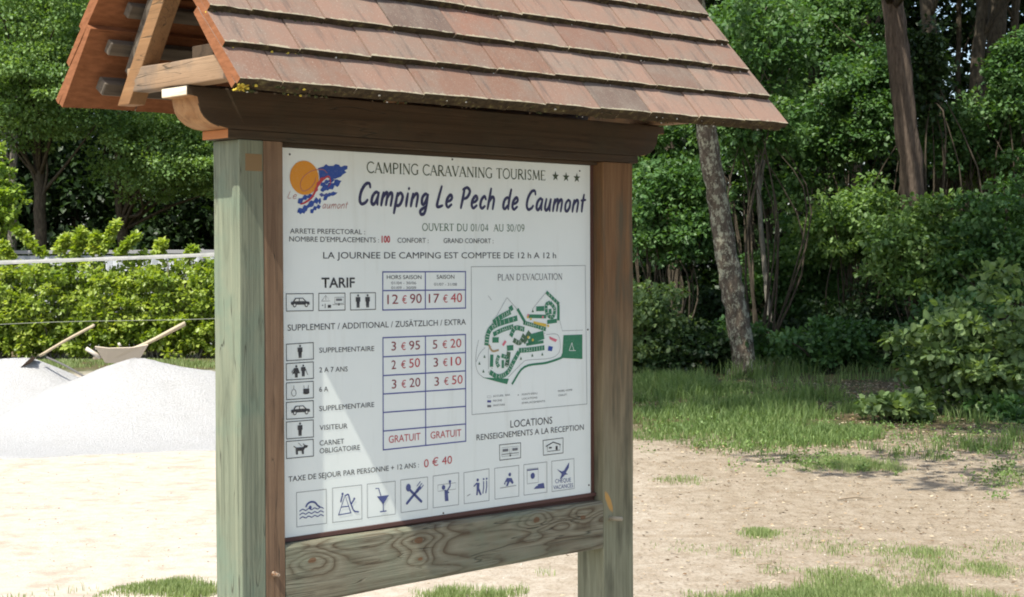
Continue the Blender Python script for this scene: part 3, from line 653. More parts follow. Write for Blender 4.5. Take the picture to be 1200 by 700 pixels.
for st, pa, pb, cap, c, bold in [
    ('ARRETE PREFECTORAL :', (339.7, 273.7), (427.6, 274.8), 6.0, 'black', 0), ("NOMBRE D'EMPLACEMENTS :", (338.9, 283.2), (444, 284.4), 6.2, 'black', 0),
    ('100', (447, 284.4), (457, 284.4), 7.8, 'red', 0.03), ('CONFORT :', (465.7, 284.6), (502, 284.9), 5.9, 'black', 0.0), ('GRAND CONFORT :', (519.7, 285.0), (578, 285.3), 5.8, 'black', 0.0),
    ('LA JOURNEE DE CAMPING EST COMPTEE DE 12 h A 12 h', (378.6, 303.2), (651.4, 302.8), 7.8, 'black', 0), ('TARIF', (376.7, 337.2), (415.6, 336.8), 11.6, 'black', 0.02),
    ('HORS SAISON', (453.2, 327.2), (493.7, 327.2), 4.7, 'black', 0), ('SAISON', (511.6, 327.0), (532.3, 326.8), 4.7, 'black', 0),
    ('01/04 - 30/06', (458.4, 333.4), (487.5, 333.4), 3.3, 'grey', 0), ('01/09 - 30/09', (458.4, 339.0), (487.5, 339.0), 3.3, 'grey', 0), ('01/07 - 31/08', (508.5, 335.0), (535.2, 335.0), 3.3, 'grey', 0),
    ('SUPPLEMENT / ADDITIONAL / ZUS\u00c4TZLICH / EXTRA', (337, 387.9), (545.7, 380.6), 7.4, 'black', 0.0),
    ('SUPPLEMENTAIRE', (374, 413.6), (438.4, 411.4), 6.0, 'black', 0), ('2 A 7 ANS', (374, 436.6), (407.2, 435.4), 6.0, 'black', 0), ('6 A', (374, 459.4), (384.4, 458.9), 6.0, 'black', 0),
    ('SUPPLEMENTAIRE', (374, 482), (438.4, 477), 6.0, 'black', 0), ('VISITEUR', (374.4, 504.4), (407, 502), 6.0, 'black', 0), ('CARNET', (374.4, 522.4), (403, 520), 6.0, 'black', 0), ('OBLIGATOIRE', (374.4, 531.6), (421.6, 527.2), 6.0, 'black', 0),
    ('TAXE DE SEJOUR PAR PERSONNE + 12 ANS :', (337.9, 564.9), (490.7, 547.8), 6.4, 'black', 0.0), ('0 \u20ac 40', (496.7, 548.2), (529.5, 543.2), 9.6, 'red', 0.0),
    ('GRATUIT', (455.4, 519.4), (492.6, 515.6), 8.6, 'red', 0), ('GRATUIT', (504.4, 514.4), (540.4, 511.2), 8.4, 'red', 0),
    ('LOCATIONS', (598, 501.4), (647, 496.6), 8.6, 'black', 0), ('RENSEIGNEMENTS A LA RECEPTION', (558.3, 516.3), (683.9, 503.8), 7.0, 'black', 0),
    ('CHEQUE', (650.5, 566.5), (668.8, 564.5), 4.8, 'iblue', 0), ('VACANCES', (648.4, 573.9), (671.4, 571.0), 4.8, 'iblue', 0),
    ('ACCUEIL  BAR', (577.5, 465.6), (597.5, 463.8), 2.2, 'grey', 0), ('PISCINE', (577.5, 471.0), (588, 470.2), 2.2, 'grey', 0), ('SANITAIRE', (577.5, 476.4), (591.5, 475.2), 2.2, 'grey', 0),
    ("POINTS D'EAU", (611.5, 463.6), (629.5, 462.0), 2.2, 'grey', 0), ('LOCATIONS', (611.5, 468.6), (629.5, 467.0), 2.2, 'grey', 0), ('EMPLACEMENTS', (611.5, 473.6), (638.5, 471.2), 2.2, 'grey', 0),
    ('MOBIL HOME', (653.8, 459.6), (670.5, 458.0), 2.2, 'grey', 0), ('CHALET', (654, 464.6), (664, 463.6), 2.2, 'grey', 0)]:
    text(N_, st, pa, pb, cap, c, bold)
# handwritten-looking prices: dark first figure, red euro and cents
def price(a, e, b, x0, x1, y0, y1, cap=10.6, cb='dred'):
    wdt = x1-x0; f = lambda t: (x0+wdt*t, y0+(y1-y0)*t); k = 0.26 if len(a) > 1 else 0.0
    text('price_figure', a, f(0), f(0.16+k*0.6), cap, 'dred', 0.0); text('price_figure', '\u20ac', f(0.34+k*0.35), f(0.50+k*0.25), cap*0.82, 'red', 0.0); text('price_figure', b, f(0.62+k*0.15), f(1.0), cap, cb, 0.0)
price('12', 0, '90', 453.8, 494, 356.6, 355.2, 11.2); price('17', 0, '40', 502.4, 541.3, 355.2, 354.2, 10.8, 'red')
price('3', 0, '95', 458.6, 492, 411, 409.6); price('5', 0, '20', 507, 540.4, 409, 407, 10.4, 'red')
price('2', 0, '50', 458.6, 492, 433, 430, cb='red'); price('3', 0, '10', 508, 540.4, 430, 428, 10.4, 'red')
price('3', 0, '20', 459, 492.4, 455.6, 453, cb='dred'); price('3', 0, '50', 509, 542, 452.4, 449.6, 10.4, 'red')
# tables
def Q(*p): return [bp(*q) for q in p]
P = Print('price_table'); W1 = 0.0036
P.frame(Q((448.4, 318.9), (545.4, 318.5), (545.4, 361.2), (448.4, 363.6)), W1, 'blueline')
P.line(*Q((498.3, 318.7), (498.3, 362.4)), W1, 'blueline', 0.0001); P.line(*Q((448.4, 340.8), (545.4, 339.9)), W1, 'blueline', 0.0002); P.build()
P = Print('price_table')
P.frame(Q((448.6, 396.0), (545.4, 392.2), (545.6, 517.2), (449.0, 527.4)), W1, 'blueline')
P.line(*Q((498.4, 394.0), (498.7, 522.0)), W1, 'blueline', 0.0001)
for ya, yb in ((418.4, 413.4), (440.4, 434.8), (462.0, 455.6), (483.6, 476.4), (505.4, 497.0)): P.line(*Q((448.8, ya), (545.5, yb)), W1, 'blueline', 0.0002)
P.build()
# pictograms; shapes are drawn in box coordinates 0..1 (x right, y up)
def picto(quad, draw, c='black', lw=0.0022, name='pictogram'):
    q = Q(*quad); P = Print(name); P.frame(q, lw, 'grey' if c == 'iblue' else c)
    def f(p): x, y = p; return q[3]*(1-x)*(1-y)+q[2]*x*(1-y)+q[1]*x*y+q[0]*(1-x)*y
    W_ = np.linalg.norm(q[1]-q[0]); H_ = np.linalg.norm(q[3]-q[0])
    class D:
        def poly(s, pts, col=c, dz=0.0002): P.poly([f(p) for p in pts], col, dz)
        def st(s, pts, wd, col=c, dz=0.0002): P.stroke([f(p) for p in pts], wd*H_, col, dz)
        def ci(s, p, r, col=c, dz=0.0004, rx=None): P.circle(f(p), (rx or r)*H_, col, dz, 16, r*H_)
    draw(D()); return P.build()
def man(d, x, s=1.0, y=0.5, ar=0.62):
    w_ = 0.085*s
    d.ci((x, y+0.33*s), 0.065*s)
    d.poly([(x-w_, y+0.24*s), (x+w_, y+0.24*s), (x+w_, y-0.02*s), (x+w_*0.7, y-0.02*s), (x+w_*0.6, y-0.36*s), (x+w_*0.08, y-0.36*s), (x, y-0.08*s), (x-w_*0.08, y-0.36*s), (x-w_*0.6, y-0.36*s), (x-w_*0.7, y-0.02*s), (x-w_, y-0.02*s)])
def woman(d, x, s=1.0, y=0.5):
    d.ci((x, y+0.32*s), 0.075*s); d.poly([(x-0.06*s, y+0.22*s), (x+0.06*s, y+0.22*s), (x+0.14*s, y-0.12*s), (x+0.05*s, y-0.12*s), (x+0.05*s, y-0.36*s), (x-0.05*s, y-0.36*s), (x-0.05*s, y-0.12*s), (x-0.14*s, y-0.12*s)])
    d.st([(x-0.07*s, y+0.2*s), (x-0.17*s, y-0.02*s)], 0.04)
def car(d):
    d.poly([(0.18, 0.36), (0.17, 0.52), (0.25, 0.56), (0.33, 0.76), (0.62, 0.76), (0.74, 0.56), (0.86, 0.52), (0.87, 0.36)])
    d.poly([(0.30, 0.57), (0.36, 0.71), (0.46, 0.71), (0.46, 0.57)], 'white', 0.0005); d.poly([(0.49, 0.57), (0.49, 0.71), (0.60, 0.71), (0.68, 0.57)], 'white', 0.0005)
    for x in (0.30, 0.74): d.ci((x, 0.34), 0.13, 'black', 0.0006); d.ci((x, 0.34), 0.07, 'white', 0.0008)
def caravan(d):
    t = 0.022
    d.st([(0.60, 0.40), (0.60, 0.76), (0.94, 0.76), (0.94, 0.40), (0.60, 0.40)], t); d.st([(0.52, 0.33), (0.96, 0.33)], t); d.ci((0.76, 0.33), 0.06); d.poly([(0.65, 0.55), (0.65, 0.68), (0.88, 0.68), (0.88, 0.55)], 'grey')
    d.st([(0.10, 0.55), (0.26, 0.88), (0.42, 0.55), (0.10, 0.55)], t); d.st([(0.26, 0.88), (0.26, 0.62)], t); d.ci((0.14, 0.30), 0.04); d.st([(0.24, 0.15), (0.24, 0.38)], 0.04); d.poly([(0.34, 0.15), (0.34, 0.32), (0.46, 0.32), (0.46, 0.15)])
def lamp(d):
    d.st([(0.27, 0.82), (0.27, 0.62)]+arc(0.27, 0.38, 0.085, 0.20, 110, 430, 14)+[(0.29, 0.60)], 0.03); d.poly([(0.62, 0.28), (0.62, 0.58), (0.84, 0.58), (0.84, 0.28)]); d.st([(0.66, 0.58), (0.64, 0.78)], 0.03); d.st([(0.80, 0.58), (0.82, 0.78)], 0.03); d.st([(0.68, 0.3), (0.78, 0.3)], 0.1)
def dog(d):
    d.poly([(0.34, 0.60), (0.62, 0.60), (0.66, 0.72), (0.80, 0.66), (0.76, 0.54), (0.68, 0.52), (0.64, 0.40), (0.64, 0.18), (0.57, 0.18), (0.56, 0.38), (0.42, 0.38), (0.42, 0.18), (0.35, 0.18), (0.34, 0.42)]); d.st([(0.34, 0.60), (0.27, 0.68)], 0.05); d.st([(0.56, 0.66), (0.44, 0.86)], 0.03)
    d.st([(0.66, 0.71), (0.62, 0.78)], 0.05)
def two(d): man(d, 0.30, 1.05); man(d, 0.68, 1.05)
def kids(d): woman(d, 0.36, 1.0, 0.48); man(d, 0.62, 0.95, 0.5); d.st([(0.70, 0.62), (0.78, 0.25)], 0.04); d.st([(0.22, 0.5), (0.22, 0.3)], 0.02)
picto([(335.2, 344.6), (366.8, 344.2), (366.8, 364.2), (335.4, 364.8)], car)
picto([(373.4, 344.0), (404.2, 343.7), (404.2, 363.5), (373.4, 364.2)], caravan)
picto([(410.4, 343.5), (439.9, 343.2), (439.9, 362.7), (410.6, 363.5)], two)
for (ya, yb, yc, yd), fn in zip([(403.6, 423.0, 401.6, 421.0), (426.4, 445.6, 424.2, 443.6), (449.0, 468.6, 447.0, 466.4), (471.8, 491.6, 469.6, 489.4), (494.8, 514.6, 492.2, 512.2), (517.6, 537.6, 515.0, 534.6)], (lambda d: man(d, 0.5, 1.05), kids, lamp, car, lambda d: man(d, 0.5, 1.05), dog)):
    picto([(335.4, ya), (367.0, yc), (367.2, yd), (335.6, yb)], fn)
def swim(d):
    d.st(arc(0.5, 0.52, 0.19, 0.16, 165, 20, 10), 0.055); d.st([(0.67, 0.58), (0.78, 0.50)], 0.05); d.ci((0.45, 0.52), 0.055)
    for y in (0.47, 0.36, 0.25): d.st(smooth_path([(0.10+0.1*i, y+(0.025 if i % 2 else -0.02)) for i in range(9)], 3), 0.028)
def slide(d):
    t = 0.03; d.st([(0.20, 0.20), (0.43, 0.74), (0.62, 0.22)], t); d.st(smooth_path([(0.43, 0.74), (0.54, 0.76), (0.60, 0.55), (0.72, 0.28), (0.88, 0.22)], 4), t+0.015); d.st([(0.20, 0.20), (0.62, 0.22)], t); d.st([(0.29, 0.42), (0.53, 0.42)], t)
    d.ci((0.34, 0.80), 0.04); d.st([(0.33, 0.74), (0.28, 0.58)], 0.05); d.ci((0.74, 0.62), 0.035); d.st([(0.72, 0.58), (0.64, 0.48)], 0.05)
def cocktail(d):
    d.poly([(0.34, 0.60), (0.77, 0.60), (0.58, 0.36), (0.55, 0.36)]); d.st([(0.565, 0.40), (0.565, 0.14)], 0.032); d.st([(0.46, 0.13), (0.67, 0.13)], 0.035); d.st([(0.30, 0.84), (0.40, 0.84), (0.48, 0.60)], 0.03)
def cutlery(d):
    d.ci((0.28, 0.74), 0.12, rx=0.10); d.st([(0.34, 0.66), (0.76, 0.26)], 0.085); d.st([(0.22, 0.26), (0.62, 0.62)], 0.085); d.st([(0.60, 0.60), (0.70, 0.70)], 0.11)
    for dx in (-0.06, 0.0, 0.06): d.st([(0.66+dx, 0.70-dx), (0.78+dx, 0.82-dx)], 0.028)
def volley(d):
    d.st([(0.18, 0.70), (0.88, 0.70), (0.88, 0.50), (0.18, 0.50), (0.18, 0.70)], 0.012, 'grey'); d.ci((0.40, 0.60), 0.075); d.ci((0.65, 0.76), 0.05); d.poly([(0.44, 0.50), (0.56, 0.50), (0.60, 0.16), (0.46, 0.16)]); d.st([(0.55, 0.48), (0.66, 0.62), (0.66, 0.70)], 0.05); d.st([(0.46, 0.50), (0.60, 0.42)], 0.05)
def bowls(d):
    d.ci((0.54, 0.70), 0.05); d.poly([(0.50, 0.62), (0.62, 0.60), (0.60, 0.44), (0.70, 0.22), (0.64, 0.20), (0.55, 0.36), (0.54, 0.22), (0.48, 0.22), (0.50, 0.42)]); d.st([(0.50, 0.60), (0.40, 0.52)], 0.045)
    for x in (0.78, 0.90): d.ci((x, 0.70), 0.035); d.st([(x, 0.62), (x+0.0, 0.44), (x-0.03, 0.26)], 0.04)
    d.st([(0.12, 0.24), (0.24, 0.28)], 0.02, 'grey')
def pingpong(d):
    d.ci((0.62, 0.74), 0.06); d.poly([(0.50, 0.64), (0.70, 0.62), (0.78, 0.46), (0.72, 0.42), (0.62, 0.52), (0.54, 0.38), (0.46, 0.38), (0.52, 0.52), (0.44, 0.50), (0.42, 0.42), (0.38, 0.46)]); d.st([(0.22, 0.34), (0.88, 0.36)], 0.018, 'grey')
def laundry(d):
    d.st([(0.14, 0.84), (0.62, 0.84), (0.62, 0.36), (0.14, 0.36), (0.14, 0.84)], 0.014, 'grey'); d.st([(0.16, 0.80), (0.60, 0.80)], 0.035); d.ci((0.38, 0.60), 0.10); d.poly([(0.42, 0.16), (0.90, 0.14), (0.86, 0.32), (0.60, 0.30), (0.60, 0.26), (0.52, 0.24)])
def bird(d):
    d.poly([(0.22, 0.72), (0.44, 0.62), (0.54, 0.64), (0.78, 0.90), (0.76, 0.72), (0.62, 0.56), (0.72, 0.50), (0.60, 0.50), (0.44, 0.40), (0.36, 0.38), (0.44, 0.54)])
BX = [((347.3, 577.4), (382.1, 573.5), (382.4, 613.4), (347.6, 617.7), swim), ((389.3, 572.3), (423.6, 568.5), (423.9, 608.3), (389.6, 612.5), slide), ((430.1, 567.6), (463.0, 564.0), (463.0, 602.6), (430.4, 606.9), cocktail),
      ((469.3, 562.8), (500.9, 559.1), (500.9, 596.6), (469.8, 600.9), cutlery), ((507.4, 558.1), (537.4, 554.1), (537.2, 591.5), (507.4, 595.3), volley), ((543.4, 554.1), (572.9, 549.5), (572.9, 586.7), (543.8, 590.6), bowls),
      ((579.4, 549.0), (607.8, 545.5), (607.8, 581.6), (579.8, 585.2), pingpong), ((613.6, 544.8), (640.6, 541.4), (640.8, 576.9), (613.9, 580.5), laundry), ((646.3, 540.7), (672.4, 537.6), (672.9, 572.6), (646.8, 576.2), bird)]
for a, b, c_, d_, fn in BX: picto([a, b, c_, d_], fn, 'iblue', 0.0014)
def rental(d): d.st([(0.10, 0.22), (0.10, 0.80), (0.90, 0.80), (0.90, 0.22), (0.10, 0.22)], 0.02, 'grey'); d.poly([(0.14, 0.52), (0.14, 0.70), (0.40, 0.70), (0.40, 0.52)], 'grey'); d.poly([(0.60, 0.52), (0.60, 0.70), (0.86, 0.70), (0.86, 0.52)], 'grey'); d.st([(0.10, 0.36), (0.90, 0.36)], 0.04); d.ci((0.5, 0.24), 0.07); d.st([(0.46, 0.70), (0.46, 0.40), (0.54, 0.40), (0.54, 0.70)], 0.02)
def chalet(d): d.st([(0.14, 0.58), (0.50, 0.80), (0.86, 0.58)], 0.07); d.st([(0.20, 0.56), (0.20, 0.22), (0.84, 0.22), (0.84, 0.56)], 0.04); d.poly([(0.62, 0.26), (0.62, 0.52), (0.72, 0.52), (0.72, 0.26)]); d.poly([(0.28, 0.40), (0.28, 0.50), (0.42, 0.50), (0.42, 0.40)])
picto([(585.2, 521.6), (609.9, 519.1), (609.9, 536.6), (585.5, 539.5)], rental)
picto([(636.2, 516.3), (659.7, 513.3), (659.7, 530.9), (636.7, 533.7)], chalet)
# site map
P = Print('site_map'); mq = lambda x, y: bp(550+x/4.667, 330+y/4.667)
P.frame(Q((552.1, 312.8), (685.7, 311.4), (687.6, 473.6), (552.9, 486.1)), 0.0014, 'grey')
def ml(pts, wd=0.0012, c='grey', dz=0.0, k=4, sm=True): P.stroke([bp(550+q[0]/4.667, 330+q[1]/4.667) for q in (smooth_path(pts, k) if sm else pts)], wd, c, dz, caps=False)
ml([(50, 320), (38, 380), (34, 450), (48, 500), (80, 528)]); ml([(82, 305), (205, 88)], sm=False); ml([(205, 88), (258, 150), (300, 215)], sm=False); ml([(345, 150), (418, 60)], sm=False); ml([(494, 215), (508, 270), (620, 266)], sm=False); ml([(86, 360), (55, 395), (36, 440)])
ml([(420, 290), (480, 290), (496, 340), (488, 390), (440, 420), (320, 430), (290, 445), (210, 525)], 0.0012); ml([(104, 480), (104, 370), (120, 355)])
G = 0.0155/1.6
def band(pts, wpx, c='green', ticks=True, dz=0.0002):
    Pp = [bp(550+q[0]/4.667, 330+q[1]/4.667) for q in smooth_path(pts, 5)]; wd = wpx*0.00066; P.stroke(Pp, wd, c, dz, caps=False)
    if ticks:
        d = 0
        for a, b in zip(Pp, Pp[1:]):
            d += np.linalg.norm(b-a)
            if d > 0.0085:
                d = 0; t = (b-a)/np.linalg.norm(b-a); n = np.array([-t[1], t[0]]); P.line(b-n*wd*0.42, b+n*wd*0.42, 0.0013, 'white', dz+0.0002)
                if random.random() < 0.5: P.circle(b+t*0.004+n*wd*random.uniform(-0.2, 0.2), 0.0016, random.choice(('white', 'white', 'green2')), dz+0.0003, 6)
band([(130, 225), (170, 195), (225, 165)], 26); band([(222, 135), (232, 160)], 26, ticks=False); band([(92, 350), (105, 275), (150, 235), (262, 200)], 27); band([(130, 290), (180, 265), (240, 245)], 22); band([(125, 320), (160, 320)], 26, 'green')
band([(262, 150), (285, 190), (305, 225)], 16, ticks=False); band([(295, 225), (350, 240), (418, 262)], 20); band([(320, 190), (420, 192)], 18); band([(350, 225), (420, 240)], 14, 'yellow'); band([(365, 150), (408, 148)], 24, ticks=False)
band([(420, 58), (455, 92), (490, 125)], 18); band([(486, 120), (486, 215)], 18); band([(440, 115), (465, 150), (455, 195), (425, 180), (420, 130), (440, 115)], 20); band([(440, 150), (442, 180)], 20); band([(425, 222), (478, 215)], 20)
band([(225, 300), (250, 255), (300, 262)], 24, 'green'); band([(240, 320), (275, 335), (300, 290)], 24, 'green2'); band([(295, 335), (330, 275)], 26, 'green2'); band([(320, 330), (408, 300)], 26); band([(330, 300), (405, 280)], 20); band([(310, 345), (405, 330)], 14, 'green')
band([(270, 378), (340, 372), (410, 362)], 24); band([(270, 385), (240, 440), (205, 500), (155, 520), (110, 495)], 24); band([(205, 365), (240, 362)], 26, 'green'); band([(215, 385), (205, 460)], 26, 'green2'); band([(122, 400), (120, 468)], 22); band([(160, 405), (150, 440), (160, 468)], 20); band([(182, 430), (182, 475)], 16); band([(175, 405), (205, 420), (200, 465)], 20)
band([(105, 345), (125, 380), (160, 375)], 10, 'tan', False); band([(182, 350), (198, 325)], 14, 'pink')
P.poly([mq(70, 525), mq(215, 532), mq(205, 562), mq(150, 548)], 'green', 0.0002); band([(232, 562), (300, 468), (420, 445), (500, 418), (520, 405)], 11, 'green', False)
P.poly([mq(514, 294), mq(617, 290), mq(617, 424), (mq(497, 418)), mq(508, 390)], 'green', 0.0003)
P.stroke([mq(560, 335), mq(545, 375)], 0.0022, 'white', 0.0005); P.stroke([mq(560, 335), mq(562, 350), mq(570, 375)], 0.0022, 'white', 0.0006); P.line(mq(545, 378), mq(580, 378), 0.002, 'white', 0.0007)
P.poly([mq(432, 352), mq(456, 357), mq(450, 382), mq(428, 378)], 'blue', 0.0003); P.poly([mq(435, 300), mq(480, 318), mq(470, 332), mq(440, 316)], 'pink', 0.0003)
for x, y in ((320, 185), (335, 205), (400, 195), (412, 240), (320, 305), (345, 320), (318, 195), (430, 243)): P.circle(mq(x, y), 0.0045, random.choice(('yellow', 'yellow', 'pink')), 0.0008, 8)
for x, y in ((82, 410), (54, 447), (76, 490), (281, 420), (343, 403), (398, 397), (346, 160)): P.poly([mq(x-6, y+8), mq(x+6, y+8), mq(x, y-9)], 'green2', 0.0003)
P.poly([mq(97, 650), mq(118, 650), mq(118, 662), mq(97, 662)], 'blueline', 0.0003); P.poly([mq(97, 676), mq(118, 676), mq(118, 688), mq(97, 688)], 'grey', 0.0003); P.circle(mq(266, 621), 0.0022, 'grey', 0.0003, 8); P.frame([mq(97, 626), mq(118, 626), mq(118, 636), mq(97, 636)], 0.0006, 'grey'); ml([(102, 78), (120, 102)], 0.0012, sm=False)
P.build()
# emblem: ochre sun, ragged blue brush marks, red swirl, italic script
P = Print('emblem'); lq = lambda x, y: bp(335+x/8.75, 180+y/8.75)
c0 = lq(188, 250); P.circle(c0, abs(lq(335, 250)[0]-c0[0]), 'orange', 0.0003, 40, abs(lq(188, 75)[1]-c0[1]))
def rag(pts, wpx, c='blue', dz=0.0):
    Pp = smooth_path(pts, 6); n = len(Pp); ws = [0.0]+[wpx*0.00037*(0.65+0.35*math.sin(i*1.7)+random.uniform(-0.1, 0.12)) for i in range(n-2)]+[0.0]; P.stroke([lq(*q) for q in Pp], ws, c, dz, caps=False)
P.poly([lq(*q) for q in ((330, 150), (385, 135), (410, 110), (435, 128), (485, 128), (510, 108), (545, 118), (560, 140), (600, 125), (632, 128), (628, 160), (598, 175), (620, 195), (585, 215), (560, 240), (500, 262), (455, 260), (400, 240), (345, 270))], 'blue', 0.0)
rag([(350, 330), (420, 290), (500, 270)], 34); rag([(370, 350), (460, 330), (570, 280)], 60, dz=0.0001); rag([(350, 380), (430, 355), (500, 340)], 40, dz=0.0002); rag([(340, 420), (420, 430), (530, 400)], 34, 'blueline', 0.0001); rag([(380, 480), (450, 420), (520, 410)], 34, dz=0.0002)
rag([(120, 510), (200, 450), (290, 440)], 46, dz=0.0001); rag([(120, 600), (200, 560), (300, 490), (360, 490)], 52, dz=0.0002); rag([(120, 580), (150, 600), (210, 580)], 40); rag([(250, 610), (300, 560), (360, 540)], 40, dz=0.0001); rag([(250, 530), (310, 560)], 40)
rag([(300, 400), (330, 310), (380, 240)], 34, 'red', 0.0006)
P.stroke([lq(*q) for q in smooth_path([(150, 520), (200, 500), (270, 440), (330, 320), (400, 250), (440, 240), (455, 300), (430, 345)], 6)], [0.004+0.003*math.sin(i*0.1) for i in range(43)], 'red', 0.0008)
P.stroke([lq(*q) for q in smooth_path([(420, 200), (370, 165), (260, 180), (170, 250), (145, 330), (175, 385), (240, 360), (290, 300), (305, 245)], 6)], 0.0022, 'script', 0.0007); rag([(120, 430), (115, 480)], 40, 'red', 0.0004)
strokes_text('x', 'Le', (336, 232.5), (347.5, 233.5), 8.8, 'script', BRUSH, 0.75, 0.25, 0.05, pr=P); strokes_text('x', 'aumont', (377, 244.6), (407, 244.6), 9.0, 'script', BRUSH, 0.8, 0.25, 0.05, pr=P)
P.build()
# fixing screws
ms = bmesh.new(); bmesh.ops.create_cone(ms, cap_ends=True, segments=12, radius1=0.0032, radius2=0.0022, depth=0.002, matrix=Matrix.Rotation(math.pi/2, 4, 'X')); sm_ = bm_mesh('screw', ms, flat('screw_dark', (0.04, 0.035, 0.03), 0.5))
for px, py in ((339.5, 181), (530, 187), (679.3, 200.5), (688.8, 386.5), (690, 568.6), (519.5, 601.5)):
    q = bp(px, py); link('screw', sm_, panel, (q[0], -0.001, ZB+q[1]))

# ------------------------------------------------------------------ foliage and plant helpers
def leaf_mat(name, dark, mid, light, trans=0.28, rough=0.5, accent=None):
    t = NT(name); a = t.n('ShaderNodeAttribute', attribute_name='tint'); f = a.outputs['Fac']
    n = t.noise(t.geo(), 1.3, 3, 0.6)
    f2 = t.math('ADD', t.math('MULTIPLY', f, 0.75), t.math('MULTIPLY', t.math('SUBTRACT', n, 0.35), 0.7))
    st = [(0.05, dark), (0.45, mid), (0.86, light)]+([(1.0, accent)] if accent else [])
    c = t.ramp(f2, st); t.base(c, rough, 0.35)
    tr = t.n('ShaderNodeBsdfTranslucent'); c2 = t.mix(1.0, c, (1.0, 1.0, 0.45), 'MULTIPLY'); hs = t.n('ShaderNodeHueSaturation', i_Value=1.7, i_Saturation=1.05); t.l(c2, hs.inputs['Color']); t.l(hs.outputs[0], tr.inputs[0])
    mx = t.n('ShaderNodeMixShader', i_Fac=trans); t.l(t.b.outputs[0], mx.inputs[1]); t.l(tr.outputs[0], mx.inputs[2]); t.l(mx.outputs[0], t.out.inputs[0]); return t.m
def clumps(centres, radii, per, leaf, rng, flat_=0.42, up=0.95, shape='oval', shell=0.45):
    """leaves around twig clump centres; returns V, F(tris), tint"""
    C_ = np.repeat(np.asarray(centres, float), per, 0); R_ = np.repeat(np.asarray(radii, float), per)
    n = len(C_); d = rng.normal(size=(n, 3)); d /= np.linalg.norm(d, axis=1)[:, None]; rr = rng.random(n)**shell
    P = C_+d*(R_*rr)[:, None]*np.array([1, 1, flat_])
    ax = d*0.8+rng.normal(size=(n, 3))*0.6; ax[:, 2] -= 0.15; ax /= np.linalg.norm(ax, axis=1)[:, None]
    nr = rng.normal(size=(n, 3))*0.55+d*0.35+np.array([0, 0, up]); nr -= (nr*ax).sum(1)[:, None]*ax; nr /= np.linalg.norm(nr, axis=1)[:, None]+1e-9
    sd_ = np.cross(nr, ax); L = leaf*rng.uniform(0.6, 1.35, n)[:, None]; W_ = L*(0.36 if shape == 'oval' else 0.3)
    fold = nr*L*0.12
    if shape == 'oval':
        V = np.stack([P, P+ax*L*0.5+sd_*W_+fold, P+ax*L, P+ax*L*0.5-sd_*W_+fold], 1).reshape(-1, 3); b = np.arange(n)[:, None]*4
        Fc = np.concatenate([b+np.array([0, 1, 2]), b+np.array([0, 2, 3])], 0); k = 4
    else:   # lobed: six points
        V = np.stack([P, P+ax*L*0.3+sd_*W_*0.8+fold, P+ax*L*0.75+sd_*W_*1.25+fold, P+ax*L*1.05, P+ax*L*0.75-sd_*W_*1.25+fold, P+ax*L*0.3-sd_*W_*0.8+fold], 1).reshape(-1, 3); b = np.arange(n)[:, None]*6
        Fc = np.concatenate([b+np.array([0, 1, 2]), b+np.array([0, 2, 3]), b+np.array([0, 3, 4]), b+np.array([0, 4, 5])], 0); k = 6
    ct = np.repeat(rng.random(len(centres)), per); tint = np.clip(0.62*ct+0.38*rng.random(n), 0, 1)
    return V, Fc, np.repeat(tint, k)
def crown_points(rng, n, rx, ry, rz, hollow=0.5, bottom=-0.8):
    out = []
    while len(out) < n:
        d = rng.normal(size=3); d /= np.linalg.norm(d); r = rng.uniform(hollow, 1.0)
        lump = 1+0.22*math.sin(d[0]*5+rx*7)*math.sin(d[2]*6+rz*3)+0.12*math.sin(d[1]*9+1)
        p = d*r*lump
        if p[2] < bottom: continue
        out.append(p*np.array([rx, ry, rz]))
    return np.array(out)
def limb_tubes(base, targets, r, rng, bend=0.25):
    its = []
    for tg in targets:
        tg = np.array(tg); L = np.linalg.norm(tg-base)
        mid = base+(tg-base)*0.5+rng.normal(size=3)*L*0.09+np.array([0, 0, bend*L*0.3])
        P = smooth_path([base, mid, tg], 4); its.append((P, np.linspace(r, r*0.25, len(P)), 5, True, 0.1))
    return its
